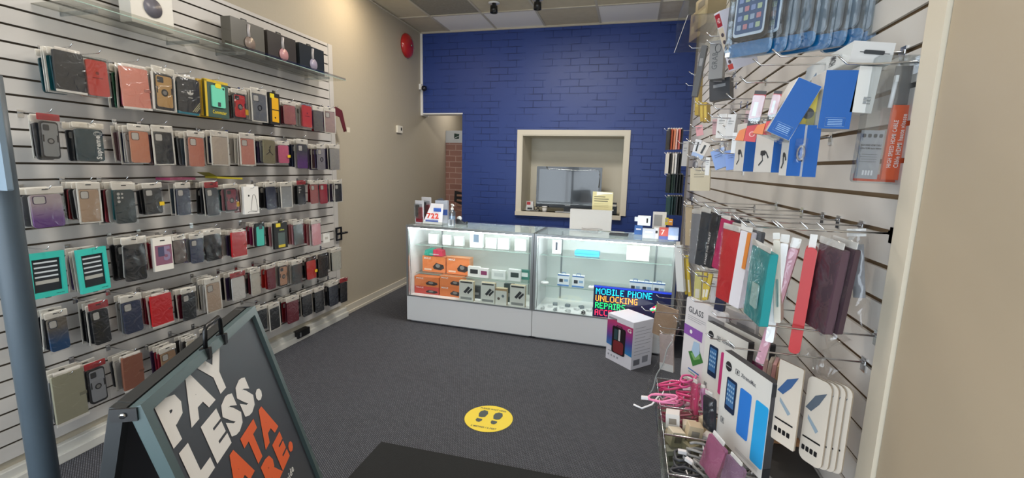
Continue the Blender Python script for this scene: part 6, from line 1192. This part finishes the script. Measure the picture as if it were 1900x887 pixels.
for k in range(12): coil(.205+.055*(k % 4), 1.66+.055*(k//4), .62+.04*(k//4)+.03*(k % 2), .05, ['#e05a94', '#ea86ae', '#d9487f'][k % 3], ['bright pink', 'pale pink', 'deep pink'][k % 3]+' coiled cable in the farthest clear bin', ['bright pink', 'pale pink', 'deep pink'][k % 3]+' cables', 3, rn.uniform(-40, 60), rn.uniform(-18, 18))
coil(.16, 1.60, .735, .05, '#ea86ae', 'pink cable with white plug drooping over the bin rim', None, 2, 170, 8)
for k in range(20):
    q = thing('wall_charger', ['white', 'cream', 'beige'][k % 3]+' boxed wall charger in the second clear bin', 'charger', (.19+.055*(k % 5), 1.455+.06*((k//5) % 2)+.015*(k//10), .606+.03*(k % 2)+.056*(k//10)), rn.uniform(-40, 40), rn.uniform(-15, 15), ['white', 'cream', 'beige'][k % 3]+' boxed chargers'); MB().box(-.022, .022, -.02, .02, 0, .05, mat(['#dedbd6', '#d3c9b2', '#c4b294'][k % 3], .4)).build('box_body', q, .002); MB().box(-.012, .012, -.0215, -.0205, .015, .035, mat('#8d8579', .4)).build('printed_panel', q)
for k in range(16): coil(.20+.06*(k % 4), 1.27+.08*((k//4) % 2), .62+.03*(k % 2)+.05*(k//8), .045, ['#4b4c50', '#8d8b88'][k % 2], ['dark grey', 'light grey'][k % 2]+' coiled cable in the third clear bin', ['dark grey', 'light grey'][k % 2]+' cables', 3, rn.uniform(0, 180), rn.uniform(-15, 15))
for k in range(20): coil(.20+.065*(k % 4), 1.02+.075*((k//4) % 3), .617+.028*(k % 3)+.05*(k//12), .045, ['#e3e0dc', '#d0c8ba', '#e3e0dc'][k % 3], ['white', 'cream', 'white'][k % 3]+' coiled cable in the fourth clear bin', ['white', 'cream', 'white'][k % 3]+' cables', 3, rn.uniform(0, 180), rn.uniform(-15, 15))
for k in range(4):
    q = thing('pink_case', ['crimson flat case in the nearest clear bin', 'rose flat case in the nearest clear bin', 'magenta flat case in the nearest clear bin', 'red flat case in the nearest clear bin'][k], 'phone case', (.22+.07*k, .87, .61), rn.uniform(-20, 20), rn.uniform(-20, 20)); MB().rr(-.035, .035, 0, .10, .008, 0, .012, mat(['#a82c4c', '#c9708c', '#b8386e', '#b52f38'][k], .4)).build('case_body', q); MB().rr(-.02, .0, .07, .09, .003, -.001, .0, mat('#d8c9c9', .4)).build('camera_cutout', q)
# loose white cable over the far rim
o = MB().tube([(.06, 1.62, .70), (.09, 1.62, .69), (.125, 1.63, .705), (.15, 1.66, .73), (.18, 1.69, .68)], .0035, mat('#e8e6e6', .4), 6).build('loose_cable'); tag(o, 'thin white cable end hanging out over the carpet side', 'cable')
# cardboard box in the corner by the wall
r = thing('cardboard_box', 'open brown cardboard box under the cream cards', 'box', (.44, 1.30, .0)); BR = mat('#a9794f', .7)
o = r; r.location = (.528, 1.42, .73); r['label'] = 'brown cardboard strip shelf edge under the cream cards'; r['category'] = 'shelf'; r.name = 'wooden_shelf'; MB().box(-.13, .022, -.30, .05, -.03, 0, mat('#3b3836', .6)).build('shelf_board', r); MB().box(-.14, .022, .03, .06, -.035, .012, BR).build('front_edge', r)
